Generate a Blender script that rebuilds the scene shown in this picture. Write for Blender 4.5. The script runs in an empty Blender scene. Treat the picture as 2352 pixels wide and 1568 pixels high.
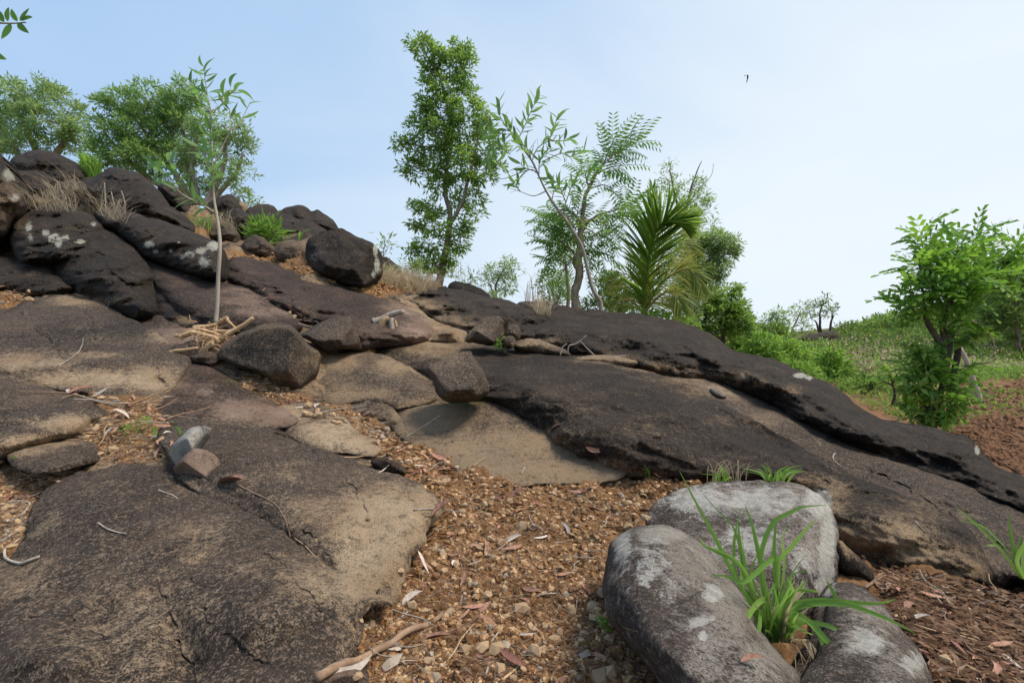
import bpy, math, random
import numpy as np
from mathutils import Vector, Matrix
from mathutils.geometry import delaunay_2d_cdt
from mathutils.bvhtree import BVHTree

S = bpy.context.scene
COL = S.collection
# ---------------------------------------------------------------- camera
F = 1176.0; CU, CV = 1176.0, 784.0; CZ = 1.0     # focal length and centre in units of a 2352 x 1568 picture
cam = bpy.data.cameras.new('camera'); camo = bpy.data.objects.new('camera', cam); COL.objects.link(camo)
camo.location = (0, 0, CZ); camo.rotation_euler = (math.radians(90), 0, 0)
cam.lens = 18.0; cam.sensor_width = 36.0; cam.clip_start = 0.05; cam.clip_end = 3000
S.camera = camo
# ---------------------------------------------------------------- world, sun, exposure
SUN_EL, SUN_ROT = math.radians(62), math.radians(98)      # rotation clockwise from +Y
world = bpy.data.worlds.new('World'); S.world = world; world.use_nodes = True
wn = world.node_tree; wn.nodes.clear()
def wnode(t, **k):
    n = wn.nodes.new(t)
    for a, b in k.items(): setattr(n, a, b)
    return n
sky = wnode('ShaderNodeTexSky', sky_type='NISHITA', sun_disc=False)
sky.sun_elevation = SUN_EL; sky.sun_rotation = SUN_ROT; sky.air_density = 1.0; sky.dust_density = 1.2; sky.ozone_density = 1.3
tc = wnode('ShaderNodeTexCoord')
mp = wnode('ShaderNodeMapping'); mp.inputs['Scale'].default_value = (1.0, 1.0, 2.2)
nz = wnode('ShaderNodeTexNoise'); nz.inputs['Scale'].default_value = 1.3; nz.inputs['Detail'].default_value = 6.0; nz.inputs['Roughness'].default_value = 0.5; nz.inputs['Distortion'].default_value = 0.6
sep = wnode('ShaderNodeSeparateXYZ')
wn.links.new(tc.outputs['Generated'], sep.inputs[0]); wn.links.new(tc.outputs['Generated'], mp.inputs[0]); wn.links.new(mp.outputs[0], nz.inputs['Vector'])
def wm(op, a, b, c=None):
    n = wnode('ShaderNodeMath', operation=op)
    for i, x in enumerate((a, b, c)):
        if x is None: continue
        if isinstance(x, (int, float)): n.inputs[i].default_value = x
        else: wn.links.new(x, n.inputs[i])
    return n.outputs[0]
# thin bright cloud veil: thicker to the right (+X) and towards the horizon
f = wm('MULTIPLY_ADD', sep.outputs[0], 0.62, 0.52)
f = wm('MULTIPLY_ADD', sep.outputs[2], -0.75, f)
f = wm('ADD', f, wm('MULTIPLY_ADD', nz.outputs['Fac'], 0.9, -0.27))
cl = wnode('ShaderNodeMapRange', interpolation_type='SMOOTHSTEP')
wn.links.new(f, cl.inputs[0]); cl.inputs[1].default_value = -0.15; cl.inputs[2].default_value = 1.15
cl.inputs[3].default_value = 0.05; cl.inputs[4].default_value = 1.0
mixc = wnode('ShaderNodeMix', data_type='RGBA')
skyg = wnode('ShaderNodeMix', data_type='RGBA', blend_type='MIX'); skyg.inputs[0].default_value = 0.85
wn.links.new(sky.outputs[0], skyg.inputs[6]); skyg.inputs[7].default_value = (2.05, 3.12, 4.6, 1)
wn.links.new(cl.outputs[0], mixc.inputs[0]); wn.links.new(skyg.outputs[2], mixc.inputs[6]); mixc.inputs[7].default_value = (4.35, 4.75, 5.05, 1)
bg = wnode('ShaderNodeBackground'); bg.inputs['Strength'].default_value = 0.1
wn.links.new(mixc.outputs[2], bg.inputs[0]); wo = wnode('ShaderNodeOutputWorld'); wn.links.new(bg.outputs[0], wo.inputs[0])
sun = bpy.data.lights.new('sun', 'SUN'); suno = bpy.data.objects.new('sun', sun); COL.objects.link(suno)
sun.energy = 2.4; sun.angle = math.radians(20); sun.color = (1.0, 0.91, 0.78)
sd = Vector((math.sin(SUN_ROT)*math.cos(SUN_EL), math.cos(SUN_ROT)*math.cos(SUN_EL), math.sin(SUN_EL)))
suno.rotation_euler = sd.to_track_quat('Z', 'Y').to_euler(); suno.location = (0, 0, 30)
S.view_settings.view_transform = 'Standard'; S.view_settings.look = 'None'; S.view_settings.gamma = 1.0
S.view_settings.exposure = 1.0; S.view_settings.use_curve_mapping = False
S.render.engine = 'CYCLES'

# ---------------------------------------------------------------- helpers
RNG = np.random.default_rng(7)
random.seed(7)
def P(u, v, d):
    """the place in the world that lies d metres ahead on the line through picture point u, v"""
    return Vector(((u-CU)/F*d, d, CZ+(CV-v)/F*d))
def PN(u, v, d):
    return np.stack([(u-CU)/F*d, d, CZ+(CV-v)/F*d], -1)
def _h(ix, iy, iz, s):
    n = (ix.astype(np.int64)*73856093) ^ (iy.astype(np.int64)*19349663) ^ (iz.astype(np.int64)*83492791) ^ (s*2654435761)
    n = (n & 0x7fffffff); n = (n ^ (n >> 13))*1274126177 & 0x7fffffff; n = (n ^ (n >> 16))*1103515245 & 0x7fffffff
    return ((n >> 8) & 0x3fffff)/float(0x3fffff)
def vnoise(p, s=0):
    i = np.floor(p); fr = p-i; w = fr*fr*fr*(fr*(fr*6-15)+10); i = i.astype(np.int64)
    r = 0
    for a in (0, 1):
        for b in (0, 1):
            for c in (0, 1):
                wt = (w[:, 0] if a else 1-w[:, 0])*(w[:, 1] if b else 1-w[:, 1])*(w[:, 2] if c else 1-w[:, 2])
                r = r+wt*_h(i[:, 0]+a, i[:, 1]+b, i[:, 2]+c, s)
    return r*2-1
def fbm(p, o=4, s=0, g=0.5):
    r = 0; a = 1.0; q = p
    for k in range(o):
        r = r+a*vnoise(q+17.3*k, s+k); a *= g; q = q*2.03
    return r
def ridged(p, o=3, s=0):
    r = 0; a = 1.0; q = p
    for k in range(o):
        r = r+a*(1-np.abs(vnoise(q+11.1*k, s+k))*2); a *= 0.5; q = q*2.1
    return r
def props(o, label=None, cat=None, group=None, kind=None):
    if label: o['label'] = label
    if cat: o['category'] = cat
    if group: o['group'] = group
    if kind: o['kind'] = kind
    return o
def mesh(name, v, f, mat, smooth=True, attr=None, extra=None):
    me = bpy.data.meshes.new(name)
    v = np.asarray(v, dtype=np.float32)
    if isinstance(f, np.ndarray):
        k = f.shape[1]; n = len(f)
        me.vertices.add(len(v)); me.vertices.foreach_set('co', v.ravel())
        me.loops.add(n*k); me.loops.foreach_set('vertex_index', f.astype(np.int32).ravel())
        me.polygons.add(n); me.polygons.foreach_set('loop_start', np.arange(0, n*k, k, dtype=np.int32))
    else:
        me.from_pydata([tuple(map(float, x)) for x in v], [], f)
    me.update(calc_edges=True)
    me.polygons.foreach_set('use_smooth', np.full(len(me.polygons), bool(smooth)))
    if attr is not None:
        a = me.color_attributes.new('mask', 'FLOAT_COLOR', 'POINT')
        c = np.ones((len(v), 4), np.float32); c[:, :attr.shape[1]] = attr
        a.data.foreach_set('color', c.ravel())
    me.materials.append(mat); me.validate(); me.update()
    return me
def link(name, me, parent=None):
    o = bpy.data.objects.new(name, me); COL.objects.link(o)
    if parent is not None: o.parent = parent
    return o
def obj(name, v, f, mat, parent=None, smooth=True, attr=None):
    """one mesh object; its origin is set at its base, vertices given in world space (or parent space)"""
    v = np.asarray(v, dtype=np.float64)
    off = Vector((0, 0, 0))
    if parent is not None: off = Vector(parent.location)
    else: off = Vector((float(v[:, 0].mean()), float(v[:, 1].mean()), float(v[:, 2].min())))
    o = link(name, mesh(name, v-np.array(off), f, mat, smooth, attr), parent)
    if parent is None: o.location = off
    return o
def empty(name, loc, label, cat, group=None):
    o = bpy.data.objects.new(name, None); COL.objects.link(o); o.location = loc; o.empty_display_size = 0.2
    return props(o, label, cat, group)
def catmull(pts, n=6, closed=False):
    pts = np.asarray(pts, float); m = len(pts); out = []
    rng = range(m) if closed else range(m-1)
    for i in rng:
        if closed: p0, p1, p2, p3 = pts[(i-1) % m], pts[i], pts[(i+1) % m], pts[(i+2) % m]
        else: p0, p1, p2, p3 = pts[max(i-1, 0)], pts[i], pts[i+1], pts[min(i+2, m-1)]
        for k in range(n):
            t = k/n
            out.append(0.5*((2*p1)+(-p0+p2)*t+(2*p0-5*p1+4*p2-p3)*t*t+(-p0+3*p1-3*p2+p3)*t**3))
    if not closed: out.append(pts[-1])
    return np.array(out)
def tube(pts, rad, sides=6, cap=True):
    """tube along points; returns verts, faces"""
    pts = np.asarray(pts, float); rad = np.broadcast_to(np.asarray(rad, float), (len(pts),))
    tg = np.gradient(pts, axis=0); tg /= (np.linalg.norm(tg, axis=1, keepdims=True)+1e-9)
    ref = np.array([0.0, 0, 1]) if abs(tg[0][2]) < 0.8 else np.array([0, 1.0, 0])
    V = []; 
    for i in range(len(pts)):
        a = np.cross(tg[i], ref); a /= np.linalg.norm(a)+1e-9; b = np.cross(tg[i], a); ref = np.cross(a, tg[i])
        for k in range(sides):
            t = 2*math.pi*k/sides; V.append(pts[i]+rad[i]*(math.cos(t)*a+math.sin(t)*b))
    Fc = []
    for i in range(len(pts)-1):
        for k in range(sides):
            Fc.append((i*sides+k, i*sides+(k+1) % sides, (i+1)*sides+(k+1) % sides, (i+1)*sides+k))
    if cap:
        Fc.append(tuple(range(sides-1, -1, -1))); n = (len(pts)-1)*sides; Fc.append(tuple(n+k for k in range(sides)))
    return np.array(V), Fc
class Bag:
    """collects several shapes into one mesh"""
    def __init__(s): s.v = []; s.f = []; s.n = 0
    def add(s, v, f):
        s.v.append(np.asarray(v)); s.f += [tuple(int(i)+s.n for i in q) for q in f]; s.n += len(v)
    def obj(s, name, mat, parent=None, smooth=True): return obj(name, np.concatenate(s.v), s.f, mat, parent, smooth)
    def mesh(s, name, mat, smooth=True): return mesh(name, np.concatenate(s.v), s.f, mat, smooth)
def segdist(px, py, poly, closed=True):
    a = np.asarray(poly, float); b = np.roll(a, -1, 0) if closed else a[1:]
    if not closed: a = a[:-1]
    out = np.full(len(px), 1e9)
    for c in range(0, len(px), 4000):
        x = px[c:c+4000, None]; y = py[c:c+4000, None]
        dx = b[:, 0]-a[:, 0]; dy = b[:, 1]-a[:, 1]
        t = np.clip(((x-a[:, 0])*dx+(y-a[:, 1])*dy)/(dx*dx+dy*dy+1e-9), 0, 1)
        out[c:c+4000] = np.sqrt(((x-a[:, 0]-t*dx)**2+(y-a[:, 1]-t*dy)**2).min(1))
    return out
def inside(px, py, poly):
    a = np.asarray(poly, float); b = np.roll(a, -1, 0); r = np.zeros(len(px), bool)
    for (x0, y0), (x1, y1) in zip(a, b):
        if y0 == y1: continue
        c = ((y0 > py) != (y1 > py)) & (px < (x1-x0)*(py-y0)/(y1-y0)+x0); r ^= c
    return r

# ---------------------------------------------------------------- materials
class N:
    def __init__(s, name):
        s.m = bpy.data.materials.new(name); s.m.use_nodes = True; s.t = s.m.node_tree; s.t.nodes.clear()
        s.out = s.t.nodes.new('ShaderNodeOutputMaterial')
    def n(s, t, **k):
        x = s.t.nodes.new(t)
        for a, b in k.items(): setattr(x, a, b)
        return x
    def put(s, sock, v):
        if isinstance(v, bpy.types.NodeSocket): s.t.links.new(v, sock)
        elif isinstance(v, tuple): sock.default_value = v+(1,) if len(v) == 3 and sock.type == 'RGBA' else v
        else: sock.default_value = v
    def math(s, op, a, b=0.0, c=0.0, clamp=False):
        x = s.n('ShaderNodeMath', operation=op, use_clamp=clamp); s.put(x.inputs[0], a); s.put(x.inputs[1], b); s.put(x.inputs[2], c); return x.outputs[0]
    def mix(s, f, a, b, mode='MIX'):
        x = s.n('ShaderNodeMix', data_type='RGBA', blend_type=mode); s.put(x.inputs[0], f); s.put(x.inputs[6], a); s.put(x.inputs[7], b); return x.outputs[2]
    def noise(s, vec, scale, detail=4, rough=0.55, dist=0.0):
        x = s.n('ShaderNodeTexNoise'); s.put(x.inputs['Vector'], vec); x.inputs['Scale'].default_value = scale
        x.inputs['Detail'].default_value = detail; x.inputs['Roughness'].default_value = rough; x.inputs['Distortion'].default_value = dist
        return x.outputs['Fac']
    def ramp(s, v, lo, hi):
        x = s.n('ShaderNodeMapRange', interpolation_type='SMOOTHSTEP'); s.put(x.inputs[0], v); x.inputs[1].default_value = lo; x.inputs[2].default_value = hi; return x.outputs[0]
    def pos(s): return s.n('ShaderNodeNewGeometry').outputs['Position']
    def objc(s): return s.n('ShaderNodeTexCoord').outputs['Object']
    def attr(s):
        a = s.n('ShaderNodeAttribute', attribute_name='mask'); q = s.n('ShaderNodeSeparateColor'); s.t.links.new(a.outputs['Color'], q.inputs[0]); return q.outputs
    def bump(s, h, strength=0.5, dist=0.01, prev=None):
        x = s.n('ShaderNodeBump'); x.inputs['Strength'].default_value = strength; x.inputs['Distance'].default_value = dist; s.put(x.inputs['Height'], h)
        if prev is not None: s.put(x.inputs['Normal'], prev)
        return x.outputs[0]
    def end(s, col, rough=0.85, nrm=None, spec=0.25, trans=None):
        p = s.n('ShaderNodeBsdfPrincipled'); s.put(p.inputs['Base Color'], col); s.put(p.inputs['Roughness'], rough); p.inputs['Specular IOR Level'].default_value = spec
        if nrm is not None: s.put(p.inputs['Normal'], nrm)
        o = p.outputs[0]
        if trans is not None:
            tr = s.n('ShaderNodeBsdfTranslucent'); s.put(tr.inputs[0], trans); mx = s.n('ShaderNodeMixShader'); mx.inputs[0].default_value = 0.5
            s.t.links.new(o, mx.inputs[1]); s.t.links.new(tr.outputs[0], mx.inputs[2]); o = mx.outputs[0]
        s.t.links.new(o, s.out.inputs[0]); return s.m
def rock_mat(name, d1, d2, t1, t2, lich=(0.58, 0.56, 0.48), bias=0.0, grain=0.5, lthr=0.62, lmix=0.9, lsc=1.0):
    m = N(name); p = m.pos(); a = m.attr()
    big = m.noise(p, 1.1, 5, 0.65); mid = m.noise(p, 5.0, 10, 0.68, 0.4); fine = m.noise(p, 42, 6, 0.7); grit = m.noise(p, 170, 3, 0.65)
    f = m.math('MULTIPLY_ADD', a[0], 1.3, bias-0.22)
    f = m.math('MULTIPLY_ADD', m.math('SUBTRACT', mid, 0.5), 1.9, f)
    f = m.math('MULTIPLY_ADD', m.math('SUBTRACT', fine, 0.5), 2.3, f)
    f = m.math('MULTIPLY_ADD', m.math('SUBTRACT', grit, 0.5), 2.2, f)
    tf = m.ramp(f, -0.08, 1.05)
    dark = m.mix(m.ramp(big, 0.35, 0.65), d1, d2)
    # brown weathering in blotches and thin bright grains over the black crust
    dark = m.mix(m.math('MULTIPLY', m.ramp(m.noise(p, 2.3, 8, 0.68, 0.6), 0.46, 0.68), 0.75), dark, tuple(x*1.9*k for x, k in zip(d2, (1.08, .98, .9))))
    dark = m.mix(m.math('MULTIPLY', m.ramp(fine, 0.52, 0.66), grain), dark, tuple(x*2.5 for x in d2))
    dark = m.mix(m.math('MULTIPLY', m.ramp(m.noise(p, 95, 4, .7), 0.53, 0.60), grain), dark, tuple(x*k for x, k in zip(d2, (4.4, 4.1, 3.8))))
    dark = m.mix(m.math('MULTIPLY', m.ramp(grit, 0.47, 0.36), .7), dark, tuple(x*0.45 for x in d1))
    tan = m.mix(m.ramp(m.noise(p, 3.1, 6, 0.6), 0.35, 0.68), t1, t2)
    tan = m.mix(m.math('MULTIPLY', m.ramp(grit, 0.5, 0.32), 0.6), tan, tuple(x*0.35 for x in t1))
    c = m.mix(tf, dark, tan)
    c = m.mix(m.math('MULTIPLY', m.ramp(m.noise(p, 17, 5, 0.7), 0.53, 0.68), 0.5), c, tuple(x*0.55 for x in d1))
    ln = m.math('MULTIPLY_ADD', a[1], 0.42, m.math('MULTIPLY_ADD', m.noise(p, 11*lsc, 8, 0.72, 0.4), 0.62, m.math('MULTIPLY', m.noise(p, 75*lsc, 4, 0.7), 0.32)))
    lf = m.math('MULTIPLY', m.ramp(ln, lthr, lthr+0.10), lmix)
    c = m.mix(lf, c, m.mix(m.ramp(fine, .35, .65), lich, tuple(x*0.6 for x in lich)))
    vo = m.n('ShaderNodeTexVoronoi', feature='F1'); m.put(vo.inputs['Vector'], p); vo.inputs['Scale'].default_value = 34
    sp = m.math('MULTIPLY', m.math('LESS_THAN', vo.outputs['Distance'], 0.12), m.math('GREATER_THAN', m.noise(p, 11, 2), 0.57))
    c = m.mix(m.math('MULTIPLY', sp, 0.7), c, (0.38, 0.33, 0.28))
    c = m.mix(m.math('MULTIPLY', a[2], m.ramp(m.noise(p, 30, 4), 0.3, 0.6)), c, (0.11, 0.095, 0.018))
    n1 = m.bump(mid, 0.8, 0.12); n2 = m.bump(fine, 1.0, 0.045, n1); n3 = m.bump(grit, 1.0, 0.012, n2)
    return m.end(c, 0.85, n3, 0.25)
ROCK = rock_mat('dark_granite', (0.014, 0.0115, 0.010), (0.032, 0.0245, 0.020), (0.33, 0.215, 0.125), (0.46, 0.33, 0.205), grain=0.6, lsc=2.0, lthr=0.60)
ROCKF = rock_mat('worn_granite', (0.034, 0.027, 0.023), (0.076, 0.058, 0.046), (0.43, 0.295, 0.18), (0.58, 0.43, 0.285), grain=0.85, bias=-0.01)
ROCKP = rock_mat('purple_granite', (0.022, 0.016, 0.014), (0.052, 0.037, 0.030), (0.26, 0.165, 0.115), (0.42, 0.30, 0.23), bias=0.06, grain=0.7)
ROCKB = rock_mat('speckled_boulder', (0.034, 0.027, 0.023), (0.075, 0.058, 0.046), (0.40, 0.28, 0.17), (0.36, 0.26, 0.17), grain=0.95, bias=0.06)
ROCKG = rock_mat('grey_boulder', (0.038, 0.029, 0.026), (0.082, 0.064, 0.055), (0.46, 0.41, 0.355), (0.31, 0.26, 0.22), (0.74, 0.71, 0.65), bias=0.12, lthr=0.54, lmix=0.8, lsc=1.8)
ROCKW = rock_mat('pale_stone', (0.20, 0.18, 0.16), (0.30, 0.27, 0.24), (0.50, 0.46, 0.40), (0.62, 0.58, 0.52), grain=0.1, bias=0.6)
def soil_mat(name, c1, c2, c3):
    m = N(name); p = m.pos(); a = m.attr()
    n1 = m.noise(p, 3.0, 6, 0.6); n2 = m.noise(p, 28, 6, 0.7); n3 = m.noise(p, 130, 4, 0.6)
    c = m.mix(m.ramp(n1, 0.35, 0.65), c1, c2); c = m.mix(m.ramp(n2, 0.42, 0.7), c, c3)
    c = m.mix(m.math('MULTIPLY', m.ramp(n3, 0.45, 0.7), 0.5), c, tuple(x*0.35 for x in c1))
    c = m.mix(m.math('MULTIPLY', a[0], 0.85), c, m.mix(n2, (0.020, 0.014, 0.011), (0.075, 0.040, 0.022)))
    c = m.mix(m.math('MULTIPLY', a[1], m.ramp(n2, 0.35, 0.55)), c, m.mix(n1, (0.055, 0.10, 0.020), (0.10, 0.135, 0.04)))
    if True:      # bare weathered rock showing through where no soil lies
        k = m.ramp(m.math('ADD', m.noise(p, 2.2, 7, 0.65), m.math('MULTIPLY_ADD', n2, 0.5, -0.25)), 0.38, 0.66); k2 = m.noise(p, 160, 3, .6)
        rc = m.mix(k, (0.045, 0.034, 0.028), (0.27, 0.185, 0.115)); rc = m.mix(m.math('MULTIPLY', m.ramp(k2, .5, .7), .5), rc, (0.16, 0.12, 0.09)); c = m.mix(m.ramp(m.math('ADD', a[2], m.math('MULTIPLY_ADD', n2, .7, -.35)), .35, .65), c, rc)
    b = m.bump(n2, 0.9, 0.03); b = m.bump(n3, 0.9, 0.009, b)
    return m.end(c, 0.95, b, 0.12)
SOIL = soil_mat('orange_brown_soil', (0.17, 0.085, 0.036), (0.26, 0.14, 0.064), (0.34, 0.205, 0.105))
FIELD = soil_mat('red_brown_field', (0.15, 0.072, 0.040), (0.22, 0.115, 0.066), (0.27, 0.16, 0.095))
def plain_mat(name, c1, c2, scale=20, rough=0.85, bumpd=0.004, spec=0.2, stretch=None):
    m = N(name); p = m.objc()
    if stretch:
        mpn = m.n('ShaderNodeMapping'); m.put(mpn.inputs[0], p); mpn.inputs['Scale'].default_value = stretch; p = mpn.outputs[0]
    n = m.noise(p, scale, 6, 0.65); r = m.n('ShaderNodeObjectInfo').outputs['Random']
    c = m.mix(m.ramp(n, 0.3, 0.7), c1, c2); hs = m.n('ShaderNodeHueSaturation'); m.put(hs.inputs['Color'], c)
    m.put(hs.inputs['Value'], m.math('MULTIPLY_ADD', r, 0.5, 0.75)); 
    return m.end(hs.outputs[0], rough, m.bump(n, 0.6, bumpd), spec)
def leaf_mat(name, c1, c2, c3, obj_random=False, rough=0.45):
    """leaf colour runs over c1..c3 from leaf to leaf"""
    m = N(name)
    if obj_random: t = m.n('ShaderNodeObjectInfo').outputs['Random']
    else: t = m.attr()[0]
    c = m.mix(m.ramp(t, 0.0, 0.6), c1, c2); c = m.mix(m.ramp(t, 0.6, 1.0), c, c3)
    tr = m.mix(0.5, c, tuple((x*1.5 for x in c3)))
    return m.end(c, rough, None, 0.35, tr)
# ---------------------------------------------------------------- stains, bare patches and light painted on boulder tops (picture units): u, v, ru, rv, amount
TAN = [(450,1250,90,60,.4),(300,1330,80,40,.3),(620,1420,80,60,.35),(200,1500,60,50,.3),(560,1300,70,30,.4),(430,1110,40,20,.3),(650,1080,60,25,.35),(1300,950,120,60,.18),(1500,1000,120,60,.16),(1130,960,60,25,.3),(1050,990,60,20,.5),(620,760,40,12,.4),(1000,830,60,14,.3),(600,870,60,12,.6),(330,1430,170,150,.35),(60,1330,90,60,.5),(90,1200,60,40,.3),(760,1330,130,60,.65),(860,1310,95,100,1.1),(890,1200,130,85,1.15),(960,1150,50,40,1.1),(770,1170,120,40,.65),
 (800,1440,45,80,.5),(690,1300,90,40,.4),(560,1110,40,30,.25),(60,830,100,22,.8),(200,870,130,24,.95),(345,872,70,35,.9),(215,815,50,8,.8),(180,690,70,12,.7),(250,780,40,10,.3),
 (170,975,70,25,.85),(80,1012,110,15,.9),(20,1025,80,20,.8),(400,770,55,18,.8),(430,735,25,10,.6),(560,945,70,22,.95),(635,952,70,22,.9),(470,900,20,8,.6),
 (760,990,60,30,.8),(850,1015,60,25,.95),(560,690,60,18,.6),(600,715,80,15,.6),(540,668,50,9,.5),(990,960,80,40,.85),(1080,1050,150,50,.75),(1250,1088,180,30,1),(1390,1082,60,25,1),
 (1200,1020,120,40,.7),(760,830,60,20,.6),(900,840,40,20,.7),(800,905,90,16,.45),(1000,770,90,45,1),(950,705,60,20,.9),(1890,1150,60,45,.9),(2000,1235,130,40,1),(2110,1275,120,30,.8),
 (1850,1115,60,25,.6),(1600,870,120,20,.5),(1750,960,90,20,.35),(2210,1300,60,30,.6),(2080,1190,100,40,.4),(1500,845,80,12,.55),(1650,895,90,22,.55),(1480,1085,60,14,.5),
 (1240,790,60,16,.6),(1390,825,70,10,.6),(20,470,40,60,.5),(700,1060,20,10,.4),(1600,1290,80,60,.8),(1530,1228,60,22,.95),(1680,1400,70,80,.8),(1760,1520,70,70,.7),(1640,1500,50,70,.5),(1620,1140,80,26,.75),(1760,1150,130,40,.7),(1880,1220,45,90,.7),(1780,1250,90,60,.4),(1990,1450,70,60,.6),(2060,1540,70,50,.6),(860,760,60,25,.25),(1820,895,30,10,.5),(1700,865,20,8,.9),(1745,880,16,10,.7)]  # grey boulder blobs: pale mottling plus top light painted in, flanks left dark
LIC = [(66,520,9,14,.6),(70,545,7,10,.5),(105,535,9,8,.7),(118,550,9,10,.8),(134,556,8,12,.9),(150,546,9,6,.7),(126,540,10,5,.6),(185,555,14,5,.7),(215,515,8,6,.6),(342,562,12,8,.8),(357,577,7,6,.7),(393,577,8,6,.5),(410,557,5,4,.6),
 (435,585,12,8,.8),(460,575,12,8,.9),(470,600,14,14,.6),(490,565,14,10,.9),(420,590,8,6,.6),(20,400,14,18,.7),(35,455,12,10,.6),(862,575,5,14,.9),(866,610,6,20,.9),(858,630,6,10,.6),(720,590,14,14,.35),
 (1838,862,16,6,.85),(2245,1032,6,12,.85),(2176,912,8,6,1),(2190,908,4,4,1),(1860,868,10,4,.9),(1840,1290,25,20,.3),(1900,1270,14,80,.75),(1885,1150,30,30,.7),(1895,1345,18,22,.9),(1600,1150,60,30,.35),(1740,1150,80,25,.3),(1500,1290,40,60,.25),
 (1600,1430,16,10,.7),(1615,1460,8,12,.7),(1640,1360,22,20,.45),(1720,1240,60,40,.25),(1990,1470,40,30,.45),(2100,1520,30,20,.4),(400,1000,0,0,0),(1430,1250,18,50,.4)]
MOSS = [(1050,925,45,9,1),(1100,918,25,9,1),(580,870,60,12,.8),(620,895,30,10,.8)]
def blobs(lst, u, v):
    r = np.zeros(len(u))
    for a, b, c, d, s in lst:
        if c <= 0: continue
        q = ((u-a)/c)**2+((v-b)/d)**2; r = np.maximum(r, s*np.exp(-0.7*q**1.3))
    return r
CRACKS = [[(285,1150),(278,1172),(290,1192),(303,1210),(350,1215),(358,1240)],[(385,1255),(420,1300),(445,1330),(460,1350)],[(470,1390),(472,1420),(520,1460),(590,1510),(640,1535)],
 [(365,1355),(395,1420),(410,1470),(440,1540),(450,1600)],[(580,1230),(610,1265),(650,1300),(690,1350),(740,1400),(770,1412)],[(145,1410),(190,1425),(240,1430)],[(233,1460),(240,1500),(255,1540)],
 [(700,1215),(730,1250),(762,1290)],[(0,1425),(60,1420),(150,1412)],[(20,705),(70,740),(110,785),(150,830),(175,860)],[(195,690),(215,765),(225,780)],[(350,830),(370,870),(380,885)],
 [(225,575),(240,600),(238,620),(225,645)],[(255,625),(290,655),(340,650)],[(430,685),(440,710),(460,730)],[(1640,930),(1630,960)],[(1840,960),(1900,1000),(1960,1030)],
 [(1700,822),(1710,850),(1760,890)],[(1380,718),(1420,745),(1480,752),(1500,760)],[(190,410),(260,407),(330,430)],[(380,490),(385,470)],[(1560,890),(1640,930),(1700,975)],
 [(1951,1110),(2045,1140),(2118,1170)],[(2000,1080),(2100,1130),(2200,1190),(2330,1270)],[(900,1100),(930,1130),(960,1170),(985,1200)],[(700,820),(740,850)],[(560,640),(620,660),(680,700)],
 [(1180,700),(1210,715),(1240,722)],[(1750,1000),(1830,1060),(1900,1110)],[(1960,1290),(2000,1300)],[(1560,760),(1640,800),(1690,850)],[(20,1205),(60,1240)],[(790,1100),(830,1150),(850,1200)]]
# broad hollows (polyline, half width, depth in m) and swellings (u, v, ru, rv, height in m) of the big slabs
FOLDS = [([(350,1320),(395,1420),(430,1500),(460,1640)],40,.05),([(400,1095),(550,1150),(660,1235),(760,1320),(850,1370)],20,.022),([(150,1405),(240,1430),(255,1545),(240,1600)],40,.018),([(1700,955),(1850,1055),(1960,1108)],18,.07),([(1640,940),(1615,1000),(1640,1090)],30,.06),([(20,700),(110,785),(180,862)],14,.03),
 ([(1490,860),(1600,905),(1700,975)],14,.05),([(590,980),(700,1060),(780,1130)],20,.03),([(960,1140),(900,1110),(860,1090)],12,.025),([(1500,760),(1560,800),(1640,850)],24,.12),([(1850,880),(1830,930)],24,.10),([(1310,740),(1400,800)],24,.10),([(600,625),(700,690),(760,760)],20,.08),([(240,540),(200,640)],18,.07)]
BUMPS = [(200,1210,150,70,.07),(620,1400,150,70,.07),(110,1500,130,60,.08),(790,1180,110,50,.04),(560,1060,110,50,.045),(1250,880,160,40,.08),(1500,960,130,50,.08),(2050,1230,130,50,.05),(1450,760,90,30,.12),(1750,870,80,30,.10),(2000,1000,90,30,.10),(2180,1030,70,30,.10)]
CRD = np.concatenate([catmull(c, 5) for c in CRACKS])
SAMPLES = []          # points on the rock planes, for the soil sheet underneath
ALLV = []; ALLF = []; NV = 0
PLANES = {}
def fitw(ctrl):
    A = np.array([[1, (u-CU)/1000, (v-CV)/1000] for u, v, d in ctrl]); b = np.array([1/d for u, v, d in ctrl])
    if len(ctrl) < 3: return np.array([b.mean(), 0, 0])
    return np.linalg.lstsq(A, b, rcond=None)[0]
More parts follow.
